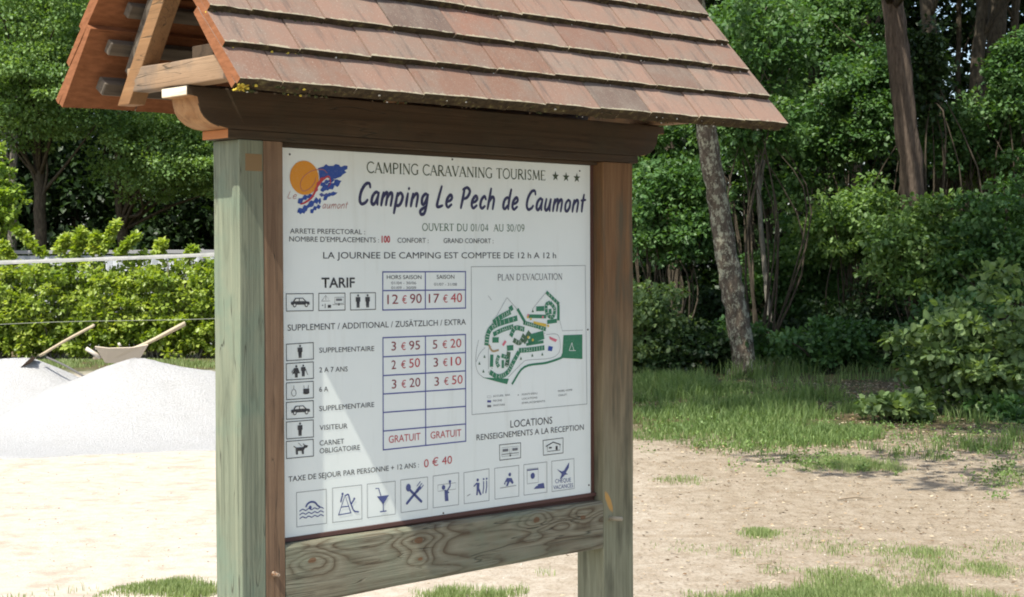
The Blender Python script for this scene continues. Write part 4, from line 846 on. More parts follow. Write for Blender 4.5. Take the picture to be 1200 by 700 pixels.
# ------------------------------------------------------------------ yard: gravel piles, wheelbarrow, shovel, net, fence, grass
def gravel_mat():
    t = NT('pale_gravel'); g = t.geo(); n = t.noise(g, 55, 5, 0.75); n2 = t.noise(g, 5, 4, 0.6)
    c = t.ramp(n, [(0.3, (0.43, 0.43, 0.42)), (0.5, (0.535, 0.535, 0.525)), (0.7, (0.61, 0.61, 0.60))]); c = t.mix(t.ramp(n2, [(0.5, (0, 0, 0)), (0.8, (0.3, 0.3, 0.3))]), c, (0.44, 0.43, 0.40))
    t.bump(n, 1.0, 0.04); return t.base(c, 0.95, 0.1)
M_grv = gravel_mat()
def pile(name, cx, cy, hills, R, label, seed):
    n = 90; m_ = 26; V = []; hs = lambda x, y: sum(h_*math.exp(-(math.hypot((x-a)/sx, (y-b)/sy))**1.55) for a, b, h_, sx, sy in hills)
    rows = []
    for j in range(m_):
        rr = (j/(m_-1))
        for i in range(n):
            t = 2*math.pi*i/n; k = R*(1+0.08*math.sin(3*t+seed)+0.04*math.sin(7*t+2*seed)+0.02*math.sin(17*t)); x = k*rr*math.cos(t)*1.25; y = k*rr*math.sin(t)
            z = hs(x, y)*(1-rr**5)+0.014*math.sin(x*9+seed)*math.sin(y*11)*(1-rr)+(random.uniform(-0.005, 0.005) if rr < 1 else 0)
            V.append((x, y, z-(0.05 if j == m_-1 else 0)))
    Fc = [(j*n+i, j*n+(i+1) % n, (j+1)*n+(i+1) % n, (j+1)*n+i) for j in range(m_-1) for i in range(n)]
    o = link(name, npmesh(name, V, Fc, M_grv, smooth=True), None, (cx, cy, float(gz(np.array(cx), np.array(cy))))); tag(o, label, 'gravel pile', 'heaps of pale gravel in the yard'); return o
pile('gravel_pile', -3.62, 15.7, [(0, 0, 0.61, 0.85, 0.80), (0.85, 0.0, 0.34, 0.62, 0.6), (-0.75, -0.2, 0.20, 0.6, 0.5)], 1.85, 'larger nearer heap of pale gravel, its peak in front of the wheelbarrow', 1)
pile('gravel_pile', -5.35, 18.1, [(0.05, 0, 0.50, 0.9, 0.85), (-0.8, -0.1, 0.34, 0.7, 0.6)], 1.75, 'smaller farther heap of pale gravel at left, a shovel handle stuck in its top', 4)
def pebbles(n, xr, yr, r0, r1, name, mats, label, cat, dens=None):
    V = []; Fc = []; MI = []; rg = np.random.default_rng(11)
    base = np.array([[1, 0, 0], [0, 1, 0], [-1, 0, 0], [0, -1, 0], [0.1, 0.1, 0.7], [0, 0, -0.5]]); fs = [(0, 1, 4), (1, 2, 4), (2, 3, 4), (3, 0, 4), (1, 0, 5), (2, 1, 5), (3, 2, 5), (0, 3, 5)]
    for i in range(n):
        x, y = rg.uniform(*xr), rg.uniform(*yr)
        if dens and not dens(x, y, rg): continue
        r = rg.uniform(r0, r1); b = len(V); R3 = base*np.array([r*rg.uniform(0.7, 1.4), r*rg.uniform(0.7, 1.4), r]); a = rg.uniform(0, 6.28); ca, sa = math.cos(a), math.sin(a)
        q = np.stack([R3[:, 0]*ca-R3[:, 1]*sa+x, R3[:, 0]*sa+R3[:, 1]*ca+y, R3[:, 2]+float(gz(np.array(x), np.array(y)))+r*0.2], 1); V += q.tolist(); Fc += [(b+f[0], b+f[1], b+f[2]) for f in fs]; MI += [i % len(mats)]*8
    o = link(name, npmesh(name, V, Fc, mats, MI)); return tag(o, label, cat, kind='stuff')
pebbles(2600, (-5.5, 8.5), (7.2, 17), 0.003, 0.008, 'pebbles', [flat('pebble_pale', (0.55, 0.52, 0.45), 0.9), flat('pebble_tan', (0.33, 0.27, 0.19), 0.9), flat('pebble_grey', (0.24, 0.22, 0.19), 0.9)], 'small scattered pebbles on the sandy ground', 'pebbles')
M_pale = flat('bleached_wood', (0.42, 0.35, 0.24), 0.8); 
def tube_obj(name, items, mat, parent=None, loc=(0, 0, 0)): return link(name, tubes_mesh(name, items, mat), parent, loc)
# shovel stuck in the far heap
sh0 = at(47, 417, 17.9); sh1 = at(110, 381.5, 17.2)
sv = empty('shovel', tuple(sh0)); tag(sv, 'long pale wooden shovel handle slanting up out of the left gravel heap', 'shovel')
dv = sh1-sh0
tube_obj('handle', [(smooth_path([(0, 0, 0), dv*0.5+np.array([0, 0, 0.008]), dv], 5), [0.016]*11, 8, True, 0.04)], M_pale, sv)
bm = bmesh.new(); ring = []
for i in range(6):
    t = i/5; row = []
    for k in range(5):
        u_ = (k/4-0.5); row.append(bm.verts.new((-0.05-0.26*t*0.85+0.0*u_, u_*0.22*(1-0.6*t*t), -0.03-0.24*t*0.8+0.05*abs(u_)*2*0.6)))
    ring.append(row)
for a, b in zip(ring, ring[1:]):
    for k in range(4): bm.faces.new((a[k], a[k+1], b[k+1], b[k]))
bmesh.ops.solidify(bm, geom=list(bm.faces), thickness=0.004)
link('blade', bm_mesh('blade', bm, flat('rusty_steel', (0.16, 0.12, 0.09), 0.6)), sv)
rd0 = at(55, 419, 17.55); rd1 = at(98, 441, 16.95); dv = rd1-rd0
rk = tube_obj('rod', [(smooth_path([(0, 0, 0), dv*0.5+np.array([0, 0, 0.012]), dv], 4), [0.011]*9, 6)], flat('dark_iron_rod', (0.10, 0.095, 0.09), 0.6), None, tuple(rd0))
tag(rk, 'thin dark rod lying down the slope of the left gravel heap', 'rod')
# wheelbarrow tipped on its nose behind the big heap
wb = empty('wheelbarrow', tuple(at(145, 419, 17.6)*np.array([1, 1, 0])+np.array([0, 0, 0.0]))); tag(wb, 'dusty wheelbarrow behind the larger gravel heap, one long handle raised to the right', 'wheelbarrow')
M_tray = flat('dusty_tray', (0.46, 0.39, 0.30), 0.85); M_leg = flat('dusty_pale_steel', (0.46, 0.42, 0.36), 0.7)
def wbp(px, py, dy=0.0): return at(px, py, 17.6+dy)-np.array(wb.location)
bm = bmesh.new(); rows = []
tl, tr_, bl, br = (112, 405.5), (173, 403), (124, 424), (160, 425)
for dy in (-0.30, 0.30):
    inn = 0.65
    rows.append([wbp(*tl, dy), wbp(127, 407.5, dy), wbp(155, 406.8, dy), wbp(*tr_, dy), wbp(*br, dy*inn), wbp(*bl, dy*inn)])
A = [bm.verts.new(p) for p in rows[0]]; B = [bm.verts.new(p) for p in rows[1]]
bm.faces.new(A); bm.faces.new(B[::-1])
for i, j in ((3, 4), (4, 5), (5, 0)): bm.faces.new((A[i], B[i], B[j], A[j]))
bmesh.ops.recalc_face_normals(bm, faces=bm.faces); bmesh.ops.solidify(bm, geom=list(bm.faces), thickness=0.012); link('tray', bm_mesh('tray', bm, M_tray, bevel=0.004), wb)
for dy in (-0.24, 0.24):
    dz = 0.0 if dy < 0 else -0.015
    a, b, c_ = wbp(110, 420, dy*0.4), wbp(160, 407.5, dy), wbp(217, 378.5, dy*1.1)+np.array([0, 0, dz])
    tube_obj('handle', [(smooth_path([a, b, c_], 5), [0.019]*11, 8)], M_pale, wb)
tube_obj('leg', [([wbp(118, 419, -0.2), wbp(101, 408.5, -0.2)], [0.022, 0.022], 8)], M_leg, wb); tube_obj('leg', [([wbp(150, 424, 0.2), wbp(160, 432, 0.2)], [0.02, 0.02], 8)], M_leg, wb)
tube_obj('strut', [([wbp(141, 406, -0.2), wbp(139, 402, -0.2)], [0.02, 0.014], 6)], M_leg, wb)
bmw = bmesh.new(); bmesh.ops.create_cone(bmw, cap_ends=True, segments=28, radius1=0.17, radius2=0.17, depth=0.05, matrix=Matrix.Rotation(math.pi/2, 4, 'X')); wp = wbp(108, 433, 0.0); wp[2] = 0.175
wheel = link('wheel', bm_mesh('wheel', bmw, flat('black_tyre', (0.04, 0.04, 0.04), 0.8), bevel=0.014), wb, tuple(wp)); tube_obj('axle', [([(0, -0.12, 0), (0, 0.12, 0)], [0.012, 0.012], 8)], M_leg, wheel)
# net with white top band
nA, nB = at(-70, 310, 18.0), at(430, 290.2, 18.6)
net = empty('sports_net', (nA[0], nA[1], 0)); tag(net, 'long net with a white top band stretched across the yard in front of the hedge', 'net')
dN = nB-nA; Ln = np.hypot(dN[0], dN[1]); sag = lambda t: -0.012*math.sin(math.pi*t)
M_band = NT('white_net_band'); M_band = M_band.base(M_band.ramp(M_band.noise(M_band.geo(), 14, 3), [(0.3, (0.30, 0.31, 0.29)), (0.7, (0.42, 0.42, 0.40))]), 0.8)
def npt(t, dz=0.0): return np.array([dN[0]*t, dN[1]*t, nA[2]+dN[2]*t+sag(t)+dz])
bm = bmesh.new(); pr = None
for i in range(41):
    t = i/40; c_ = npt(t); h_ = 0.021+0.002*math.sin(i*1.3); q = [bm.verts.new((c_[0], c_[1]+dy, c_[2]+dz)) for dy, dz in ((-0.006, -h_), (-0.008, 0), (-0.006, h_), (0.006, h_), (0.006, -h_))]
    if pr:
        for k in range(5): bm.faces.new((pr[k], q[k], q[(k+1) % 5], pr[(k+1) % 5]))
    pr = q
link('top_band', bm_mesh('top_band', bm, M_band), net)
low = lambda t: npt(t, -0.70+0.02*math.sin(t*7))
tube_obj('bottom_cord', [([low(i/24) for i in range(25)], [0.0034]*25, 5)], flat('grey_cord', (0.22, 0.23, 0.19), 0.9), net)
V = []; Fc = []
def twine(a, b, r=0.0003):
    k = len(V); V.extend([a+np.array([-r, 0, -r]), a+np.array([r, 0, r]), b+np.array([r, 0, r]), b+np.array([-r, 0, -r])]); Fc.append((k, k+1, k+2, k+3))
nn_ = int(Ln/0.05)
for i in range(nn_): twine(npt(i/nn_), low(i/nn_))
for j in range(1, 14):
    for i in range(40): 
        f = lambda t: npt(t)*(1-j/14)+low(t)*(j/14)
        twine(f(i/40), f((i+1)/40))
o = link('mesh_netting', npmesh('mesh_netting', V, Fc, flat('dark_twine', (0.05, 0.06, 0.05), 0.9)), net); o['kind'] = 'stuff'
for t in (0.0, 1.0):
    p = npt(t); link('net_post', tubes_mesh('net_post', [([(p[0], p[1], 0), (p[0], p[1], p[2]+0.06)], [0.025, 0.025], 10)], flat('grey_net_post', (0.3, 0.3, 0.3), 0.5)), net)
# pale panel fence / low cabin wall behind the hedge
pf = empty('panel_fence', (-9.9, 31.2, 0)); tag(pf, 'pale grey panel fence showing through and above the clipped hedge', 'fence')
M_pan = NT('pale_corrugated'); M_pan = M_pan.base(M_pan.ramp(M_pan.noise(M_pan.geo((1, 1, 0.3)), 5, 4), [(0.3, (0.36, 0.38, 0.40)), (0.7, (0.52, 0.54, 0.56))]), 0.6)
def corr():
    bm = bmesh.new(); n = 36; F_ = []; 
    for i in range(n+1): x = 1.94*i/n; y = 0.018*math.sin(i*math.pi/2*1.0); F_.append((bm.verts.new((x, y, 0.05)), bm.verts.new((x, y, 1.80)), bm.verts.new((x, y+0.006, 1.80)), bm.verts.new((x, y+0.006, 0.05))))
    for a, b in zip(F_, F_[1:]):
        for k in range(4): bm.faces.new((a[k], b[k], b[(k+1) % 4], a[(k+1) % 4]))
    return bm_mesh('panel', bm, M_pan)
cm_ = corr(); M_gp = flat('grey_fence_post', (0.25, 0.25, 0.25), 0.7); pmesh = bm_mesh('post', box_bm(-0.04, 0.04, -0.04, 0.04, 0, 1.92), M_gp, bevel=0.006)
for i in range(5): link('panel', cm_, pf, (2.0*i+0.03, 0, 0)); link('post', pmesh, pf, (2.0*i, 0, 0))
link('post', pmesh, pf, (10.0, 0, 0)); box('cap_rail', -0.05, 10.05, -0.05, 0.05, 1.83, 1.90, M_gp, pf, bevel=0.006)
# ---- grass
def grass(name, spots, mats, label, hmin, hmax, wd, lean=0.45, seed=3, gapk=0.12):
    """spots: (x, y, rx, ry, count, density falloff)"""
    rg = np.random.default_rng(seed); Ps = []; Hs = []
    for spt in spots:
        x, y, rx, ry, n, hk = spt[:6]; gk = gapk+(spt[6] if len(spt) > 6 else 0)
        a = rg.random(n)*2*math.pi; r = rg.random(n)**0.55*1.45; tx = x+rx*r*np.cos(a); ty = y+ry*r*np.sin(a)
        keep = rg.random(n) < np.clip(0.65*(1-r)+gk+0.8*hnoise(tx*2.1, ty*1.4, 5)+0.6*hnoise(tx*7, ty*5, 6)+0.8*hnoise(tx*21, ty*17, 8), 0.0, 1)**1.8; q = np.stack([tx, ty], 1)[keep]; Ps.append(q); Hs.append(np.full(len(q), hk)*(1.1-0.5*r[keep]))
    P = np.concatenate(Ps); H_ = np.concatenate(Hs); n = len(P); Z = gz(P[:, 0], P[:, 1])
    hgt = rg.uniform(hmin, hmax, n)*H_; a = rg.random(n)*2*math.pi; wdv = wd*rg.uniform(0.6, 1.4, n); ld = rg.random(n)*2*math.pi; lv = hgt*lean*rg.random(n)
    ux, uy = np.cos(a)*wdv/2, np.sin(a)*wdv/2; lx, ly = np.cos(ld)*lv, np.sin(ld)*lv
    b0 = np.stack([P[:, 0]-ux, P[:, 1]-uy, Z-0.005], 1); b1 = np.stack([P[:, 0]+ux, P[:, 1]+uy, Z-0.005], 1)
    m0 = np.stack([P[:, 0]-ux*.7+lx*.35, P[:, 1]-uy*.7+ly*.35, Z+hgt*.6], 1); m1 = np.stack([P[:, 0]+ux*.7+lx*.35, P[:, 1]+uy*.7+ly*.35, Z+hgt*.6], 1); tp = np.stack([P[:, 0]+lx, P[:, 1]+ly, Z+hgt*(1-lean*0.2)], 1)
    V = np.stack([b0, b1, m1, m0, tp], 1).reshape(-1, 3); b = np.arange(n)[:, None]*5; Fc = np.concatenate([b+np.array([0, 1, 2]), b+np.array([0, 2, 3]), b+np.array([3, 2, 4])], 0)
    tint = np.repeat(rg.random(n), 5)
    o = link(name, npmesh(name, V, Fc, mats, attr=tint)); return tag(o, label, 'grass', kind='stuff')
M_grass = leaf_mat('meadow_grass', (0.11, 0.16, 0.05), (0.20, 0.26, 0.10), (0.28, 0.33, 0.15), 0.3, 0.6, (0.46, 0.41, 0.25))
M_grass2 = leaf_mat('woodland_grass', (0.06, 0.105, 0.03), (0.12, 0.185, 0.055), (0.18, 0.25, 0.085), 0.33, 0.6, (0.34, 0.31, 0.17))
def sp(px, py, rx, ry, n, hk=1.0, gk=0.0):
    p = gp(px, py); k = p[1]/F_PX; return (p[0], p[1], rx*k, ry*p[1]*k/1.6, n, hk, gk)
grass('lawn_patches', [sp(890, 629, 26, 7, 2200), sp(800, 565, 28, 4, 600), sp(950, 704, 160, 42, 70000, 0.9, -0.12), sp(1160, 706, 130, 40, 60000, 1.0, -0.05), sp(830, 690, 50, 12, 2200, 0.8), sp(880, 652, 34, 8, 1400), sp(1085, 652, 30, 7, 900), sp(1030, 660, 60, 16, 1500, 0.7),
                       sp(1010, 548, 66, 9, 12000, 1.2), sp(1080, 562, 60, 9, 2000, 1.1), sp(570, 702, 140, 22, 50000, 0.85, 0.3), sp(640, 676, 40, 8, 1200, 0.8), sp(410, 699, 40, 8, 1300), sp(215, 707, 80, 22, 50000, 1.1, 0.35), sp(130, 705, 60, 8, 500, 0.8), sp(90, 694, 30, 5, 120), sp(0, 710, 60, 10, 600, 0.8),
                       sp(1190, 560, 60, 18, 2600, 1.1), sp(860, 712, 90, 12, 5000), sp(770, 645, 40, 10, 260, 0.6), sp(1180, 640, 30, 10, 300, 0.6), sp(960, 650, 200, 24, 12000, 0.55), sp(820, 705, 60, 12, 1500, 0.8)],
      M_grass, 'short grass growing in ragged patches on the sandy ground', 0.02, 0.062, 0.0042, gapk=0.10)
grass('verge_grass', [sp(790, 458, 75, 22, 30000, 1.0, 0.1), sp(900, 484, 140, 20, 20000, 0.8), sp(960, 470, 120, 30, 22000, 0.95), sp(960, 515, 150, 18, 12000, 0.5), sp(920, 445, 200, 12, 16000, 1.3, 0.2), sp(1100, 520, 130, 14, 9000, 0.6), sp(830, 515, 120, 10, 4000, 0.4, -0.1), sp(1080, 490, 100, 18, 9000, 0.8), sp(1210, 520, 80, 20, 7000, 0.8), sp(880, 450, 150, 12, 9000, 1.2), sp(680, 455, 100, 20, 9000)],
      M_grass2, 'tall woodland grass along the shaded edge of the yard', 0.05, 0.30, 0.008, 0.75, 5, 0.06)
grass('hedge_foot_grass', [(x, 26.6, 0.9, 0.9, 1700, 1) for x in np.arange(-9, 2, 0.9)], M_grass, 'dry and green grass at the foot of the hedge', 0.05, 0.14, 0.014, 0.5, 6)
# fallen leaves, bark bits, sticks at the wood's edge
def litter():
    rg = np.random.default_rng(21); V = []; Fc = []; MI = []
    for i in range(26000):
        if i < 11000: x, y = 0.2+rg.random()**0.8*7.5, rg.uniform(7.4, 15)
        else: x, y = rg.uniform(0.4, 9.5), 13.2+rg.random()**0.8*9
        if i >= 11000 and hnoise(np.array(x*1.7), np.array(y*1.7), 9) < -0.15: continue
        s = rg.uniform(0.015, 0.042)*(0.42 if i < 11000 else 0.62); a = rg.uniform(0, 6.28); b = len(V); z = float(gz(np.array(x), np.array(y)))+0.006; c_, s_ = math.cos(a)*s, math.sin(a)*s; k = rg.uniform(0.35, 0.6) if rg.random() < (0.25 if i < 11000 else 0.8) else 0.09
        t = rg.uniform(-0.4, 0.8, 4)*s*0.7
        V += [(x-c_, y-s_, z+abs(t[0])), (x-s_*k, y+c_*k, z+abs(t[1])), (x+c_, y+s_, z+abs(t[2])), (x+s_*k, y-c_*k, z)]; Fc.append((b, b+1, b+2, b+3)); MI.append(int(rg.integers(0, 4)))
    o = link('leaf_litter', npmesh('leaf_litter', V, Fc, [flat('litter_brown', (0.15, 0.09, 0.045), 0.9), flat('litter_tan', (0.33, 0.24, 0.14), 0.9), flat('litter_pale', (0.46, 0.38, 0.26), 0.9), flat('litter_dark', (0.07, 0.05, 0.03), 0.9)], MI)); tag(o, 'dry fallen leaves and bark scattered at the edge of the wood', 'leaf litter', kind='stuff')
litter()
def stick(px, py, L, ang, r, label):
    p = gp(px, py); c_, s_ = math.cos(ang)*L/2, math.sin(ang)*L/2; P = smooth_path([(-c_, -s_, 0.012), (0, 0.02, 0.022), (c_*0.5, s_*0.5+0.03, 0.015), (c_, s_, 0.02)], 4)
    o = link('stick', tubes_mesh('stick', [(P, np.linspace(r, r*0.5, len(P)), 6, True, 0.15), ([P[5], P[5]+np.array([0.06, 0.08, 0.02])], [r*0.5, r*0.25], 5)], flat('grey_stick', (0.25, 0.20, 0.14), 0.9)), None, (p[0], p[1], float(gz(np.array(p[0]), np.array(p[1])))))
    tag(o, label, 'stick', 'fallen sticks near the verge')
stick(1002, 587, 0.24, 0.1, 0.008, 'pale straight stick lying on bare soil below the shadow patch'); stick(1140, 478, 0.6, -0.6, 0.012, 'thin fallen stick leaning in litter beside the broad-leaved bush'); stick(900, 668, 0.14, -0.7, 0.004, 'short reddish twig lying among the low grass tufts at lower right')
def weeds():
    rg = np.random.default_rng(77); C_ = []
    for px, py, rx, ry, n in [(900, 520, 110, 16, 130), (1040, 505, 90, 18, 120), (960, 548, 70, 9, 90), (1140, 520, 80, 16, 110), (800, 500, 60, 12, 60), (860, 455, 110, 18, 140), (990, 478, 90, 14, 110), (1180, 560, 40, 16, 60)]:
        for i in range(n//2):
            p = gp(px+rg.normal()*rx*0.6, py+rg.normal()*ry*0.6); C_.append((p[0], p[1], float(gz(p[0], p[1]))+0.02))
    C_ = np.array(C_); V, Fc, tint = clumps(C_, rg.uniform(0.03, 0.09, len(C_)), 22, 0.024, rg, flat_=0.8)
    V[:, 2] = np.maximum(V[:, 2], gz(V[:, 0], V[:, 1])+0.002)
    tag(link('weeds', npmesh('weeds', V, Fc, leaf_mat('weed_leaf', (0.06, 0.11, 0.03), (0.13, 0.21, 0.06), (0.20, 0.29, 0.09), 0.3, 0.5, (0.32, 0.30, 0.12)), attr=tint)), 'low broad-leaved weeds among the grass at the edge of the wood', 'weeds', kind='stuff')
weeds()

# ------------------------------------------------------------------ trees and shrubs
def bark(name, dark, mid, lichen, amt, scale=26, zs=0.35):
    t = NT(name); g = t.geo((1, 1, zs)); n = t.noise(g, scale, 6, 0.7); n2 = t.noise(t.geo((1, 1, 0.7)), 11, 6, 0.75); n3 = t.noise(t.geo((1, 1, 0.6)), 30, 4, 0.7)
    c = t.ramp(n, [(0.3, dark), (0.6, mid), (0.8, tuple(x*1.25 for x in mid))])
    c = t.mix(t.ramp(t.math('ADD', t.math('MULTIPLY', n2, 0.7), t.math('MULTIPLY', n3, 0.3)), [(amt, (0, 0, 0)), (amt+0.05, (0.9, 0.9, 0.9))]), c, lichen)
    t.bump(n, 1.0, 0.03); return t.base(c, 0.95, 0.1)
B_lich = bark('lichen_oak_bark', (0.05, 0.04, 0.03), (0.15, 0.12, 0.09), (0.38, 0.37, 0.27), 0.50)
B_brown = bark('brown_ridged_bark', (0.045, 0.034, 0.026), (0.12, 0.092, 0.07), (0.16, 0.15, 0.09), 0.64, 26, 0.2)
B_dark = bark('dark_bark', (0.03, 0.025, 0.018), (0.085, 0.07, 0.05), (0.14, 0.15, 0.10), 0.60)
B_grey = bark('pale_grey_bark', (0.12, 0.11, 0.09), (0.24, 0.22, 0.18), (0.32, 0.32, 0.25), 0.58)
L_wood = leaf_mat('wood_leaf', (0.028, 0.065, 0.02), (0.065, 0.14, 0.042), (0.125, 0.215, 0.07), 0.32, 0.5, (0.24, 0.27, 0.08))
L_lit = leaf_mat('lit_oak_leaf', (0.06, 0.115, 0.036), (0.13, 0.22, 0.065), (0.21, 0.31, 0.10), 0.34)  # paler leaf copy, sunlight painted into its colour
L_dark = leaf_mat('shaded_wood_leaf', (0.010, 0.024, 0.008), (0.025, 0.052, 0.016), (0.05, 0.09, 0.03), 0.25)  # dark leaf copy, shade of the deep wood painted into its colour
L_hedge = leaf_mat('hedge_leaf', (0.08, 0.14, 0.02), (0.23, 0.31, 0.05), (0.38, 0.44, 0.10), 0.38, 0.4, (0.52, 0.40, 0.20))
L_bush = leaf_mat('greygreen_bush_leaf', (0.07, 0.115, 0.04), (0.14, 0.21, 0.08), (0.23, 0.31, 0.125), 0.33)
L_young = leaf_mat('yellow_green_leaf', (0.12, 0.20, 0.03), (0.21, 0.31, 0.05), (0.32, 0.42, 0.08), 0.35)
def foliage(name, V, Fc, tint, mat, parent): return link(name, npmesh(name, V, Fc, mat, attr=tint), parent)
def tree(name, label, group, trunk, radii, barkm, crown, leafm, clump_n, clump_r, per, leaf, seed, cat='tree', limbs=14, rx=(1, 1, 1), hollow=0.45, shape='oval', extra=(), bottom=-0.8):
    """trunk: world points; crown: world centre; rx: crown radii"""
    rng = np.random.default_rng(seed); random.seed(seed); trunk = np.array(trunk, float); base = trunk[0].copy(); rt = empty(name, tuple(base)); tag(rt, label, cat, group)
    P = smooth_path(trunk-base, 6); R_ = np.interp(np.linspace(0, 1, len(P)), np.linspace(0, 1, len(radii)), radii); P = P+rng.normal(size=P.shape)*R_[:, None]*0.06
    R_[0] *= 1.6; R_[1] *= 1.15
    link('trunk', tubes_mesh('trunk', [(P, R_, 14, True, 0.07)], barkm), rt)
    if crown is not None:
        cc = np.array(crown)-base; pts = crown_points(rng, clump_n, *rx, hollow=hollow, bottom=bottom)+cc
        if len(extra): pts = np.concatenate([pts, np.array(extra)-base])
        idx = rng.choice(len(pts), min(limbs, len(pts)), replace=False); its = []
        for i in idx:
            tz = max(5.6, pts[i][2]*rng.uniform(0.55, 0.85)) if P[-1][2] > 7.5 and base[1] < 34 else np.clip(pts[i][2]*rng.uniform(0.5, 0.85), P[0][2]+0.2, P[-1][2]); j = int(np.argmin(np.abs(P[:, 2]-tz))); its += limb_tubes(P[j], [pts[i]], R_[j]*0.32+0.006, rng)
        link('branches', tubes_mesh('branches', its, barkm), rt)
        V, Fc, tint = clumps(pts, rng.uniform(0.7, 1.3, len(pts))*clump_r, per, leaf, rng, shape=shape); foliage('crown', V, Fc, tint, leafm, rt)
    return rt
def shrub(label, group, centre, rx, leafm, clump_n, clump_r, per, leaf, seed, stems=9, name='shrub', barkm=None, hollow=0.4, cat='shrub', shape='oval', foot=None, spikes=(), low=0):
    rng = np.random.default_rng(seed); random.seed(seed); c = np.array(centre, float); f = np.array(foot if foot is not None else (c[0], c[1], 0.0)); f[2] = float(gz(f[0], f[1]))
    rt = empty(name, tuple(f)); tag(rt, label, cat, group)
    pts = crown_points(rng, clump_n, *rx, hollow=hollow)+(c-f); pts = pts[pts[:, 2] > 0.06]
    if low: pts = np.concatenate([pts, np.stack([rng.uniform(-rx[0], rx[0], low), rng.uniform(-rx[1]*0.7, rx[1]*0.7, low), rng.uniform(0.1, 0.8, low)], 1)+np.array([c[0]-f[0], c[1]-f[1], 0])])
    if len(spikes): pts = np.concatenate([pts]+[np.linspace(np.array(a)-f, np.array(b)-f, 9) for a, b in spikes])
    its = []
    for i in rng.choice(len(pts), min(stems, len(pts)), replace=False):
        st = np.array([rng.normal()*0.07, rng.normal()*0.07, -0.03]); its += limb_tubes(st, [pts[i]], 0.018+0.008*rng.random(), rng, 0.4)
    link('stems', tubes_mesh('stems', its, barkm or B_dark), rt)
    k = rng.uniform(0.7, 1.3, len(pts))*clump_r
    if len(spikes): k[-9*len(spikes):] = clump_r*0.5
    V, Fc, tint = clumps(pts, k, per, leaf, rng, shape=shape); V[:, 2] = np.maximum(V[:, 2], 0.0); foliage('foliage', V, Fc, tint, leafm, rt); return rt
def dup(rt, loc, rz, label, s=1.0):
    c = rt.copy(); COL.objects.link(c); c.location = loc; c.rotation_euler = (0, 0, rz); c.scale = (s, s, s); c['label'] = label
    for ch in rt.children:
        d = ch.copy(); COL.objects.link(d); d.parent = c
    return c
# --- right-hand wood
GR = 'trees of the wood on the right'
d1 = 23.4
tree('oak_tree', 'leaning oak trunk mottled with pale lichen, standing in the grass right of the notice board', GR,
     [at(874, 446, d1)*[1, 1, 0], at(873, 425, d1), at(862, 360, d1), at(852, 300, d1), at(840, 230, d1), at(829, 160, d1), at(820, 60, d1), at(812, -60, d1), at(800, -220, d1), at(780, -420, d1)], [0.22, 0.17, 0.165, 0.155, 0.15, 0.14, 0.135, 0.12, 0.09], B_lich,
     (0.9, 16.8, 8.3), L_wood, 260, 0.62, 90, 0.13, 31, rx=(3.2, 4.6, 2.0), limbs=26)  # crown out of view, pulled forward so it shades the verge
tree('sapling', 'slender pale grey sapling trunk just right of the leaning lichen oak', GR, [at(908, 432, 26)*[1, 1, 0], at(904, 400, 26), at(899, 340, 26), at(893, 280, 26), at(889, 220, 26), at(884, 120, 26)], [0.05, 0.045, 0.04, 0.03], B_grey, at(885, 60, 26), L_wood, 50, 0.4, 90, 0.10, 32, rx=(1.0, 1.0, 1.2), limbs=10)
d3 = 25.5
tree('oak_tree', 'thick brown ridged trunk leaning left, rising out of the top of the frame', GR, [at(1084, 470, d3)*[1, 1, 0], at(1080, 380, d3), at(1075, 280, d3), at(1068, 200, d3), at(1057, 100, d3), at(1047, 10, d3), at(1030, -120, d3), at(1010, -300, d3), at(990, -500, d3)], [0.25, 0.20, 0.185, 0.175, 0.17, 0.16, 0.13], B_brown,
     (4.2, 17.0, 8.9), L_wood, 220, 0.62, 85, 0.13, 33, rx=(3.4, 4.6, 2.2), limbs=26)  # unseen crown, set forward of its trunk to cast shade
for (px0, px1, d, r, lb, bk) in [(1110, 1086, 27.5, 0.15, 'dark ivy-hung trunk close behind the thick brown trunk', B_dark), (1128, 1152, 30, 0.14, 'dark trunk leaning right between two bright gaps of sky', B_dark), (1150, 1170, 31, 0.21, 'broad dark trunk near the right edge of the frame', B_dark), (1178, 1190, 33, 0.10, 'thin straight dark trunk at the far right edge', B_dark),
                               (958, 948, 31, 0.08, 'thin dark trunk in the middle of the right-hand wood', B_dark), (1000, 1016, 33, 0.10, 'dim slender trunk left of the thick brown trunk', B_dark), (1205, 1232, 28, 0.2, 'mossy trunk just beyond the right edge of the frame', B_dark), (790, 775, 34, 0.14, 'dim trunk deep in the wood behind the roof corner', B_dark), (1120, 1124, 36, 0.07, 'pole-thin trunk crossing the bright gap of sky', B_dark)]:
    dm = (px0+px1)/2
    tree('woodland_tree', lb, GR, [at(px0+6, 440, d)*[1, 1, 0], at(px0, 300, d), at(dm, 140, d), at(px1, 0, d), at(px1+(px1-px0)*0.6, -250, d)], [r*1.2, r, r*0.9, r*0.8, r*0.5], bk, at(px1+10, -230, d), L_wood, 60, 0.75, 90, 0.14, int(px0), rx=(2.0, 2.0, 1.9), limbs=10)
GS = 'understorey shrubs in the right-hand wood'
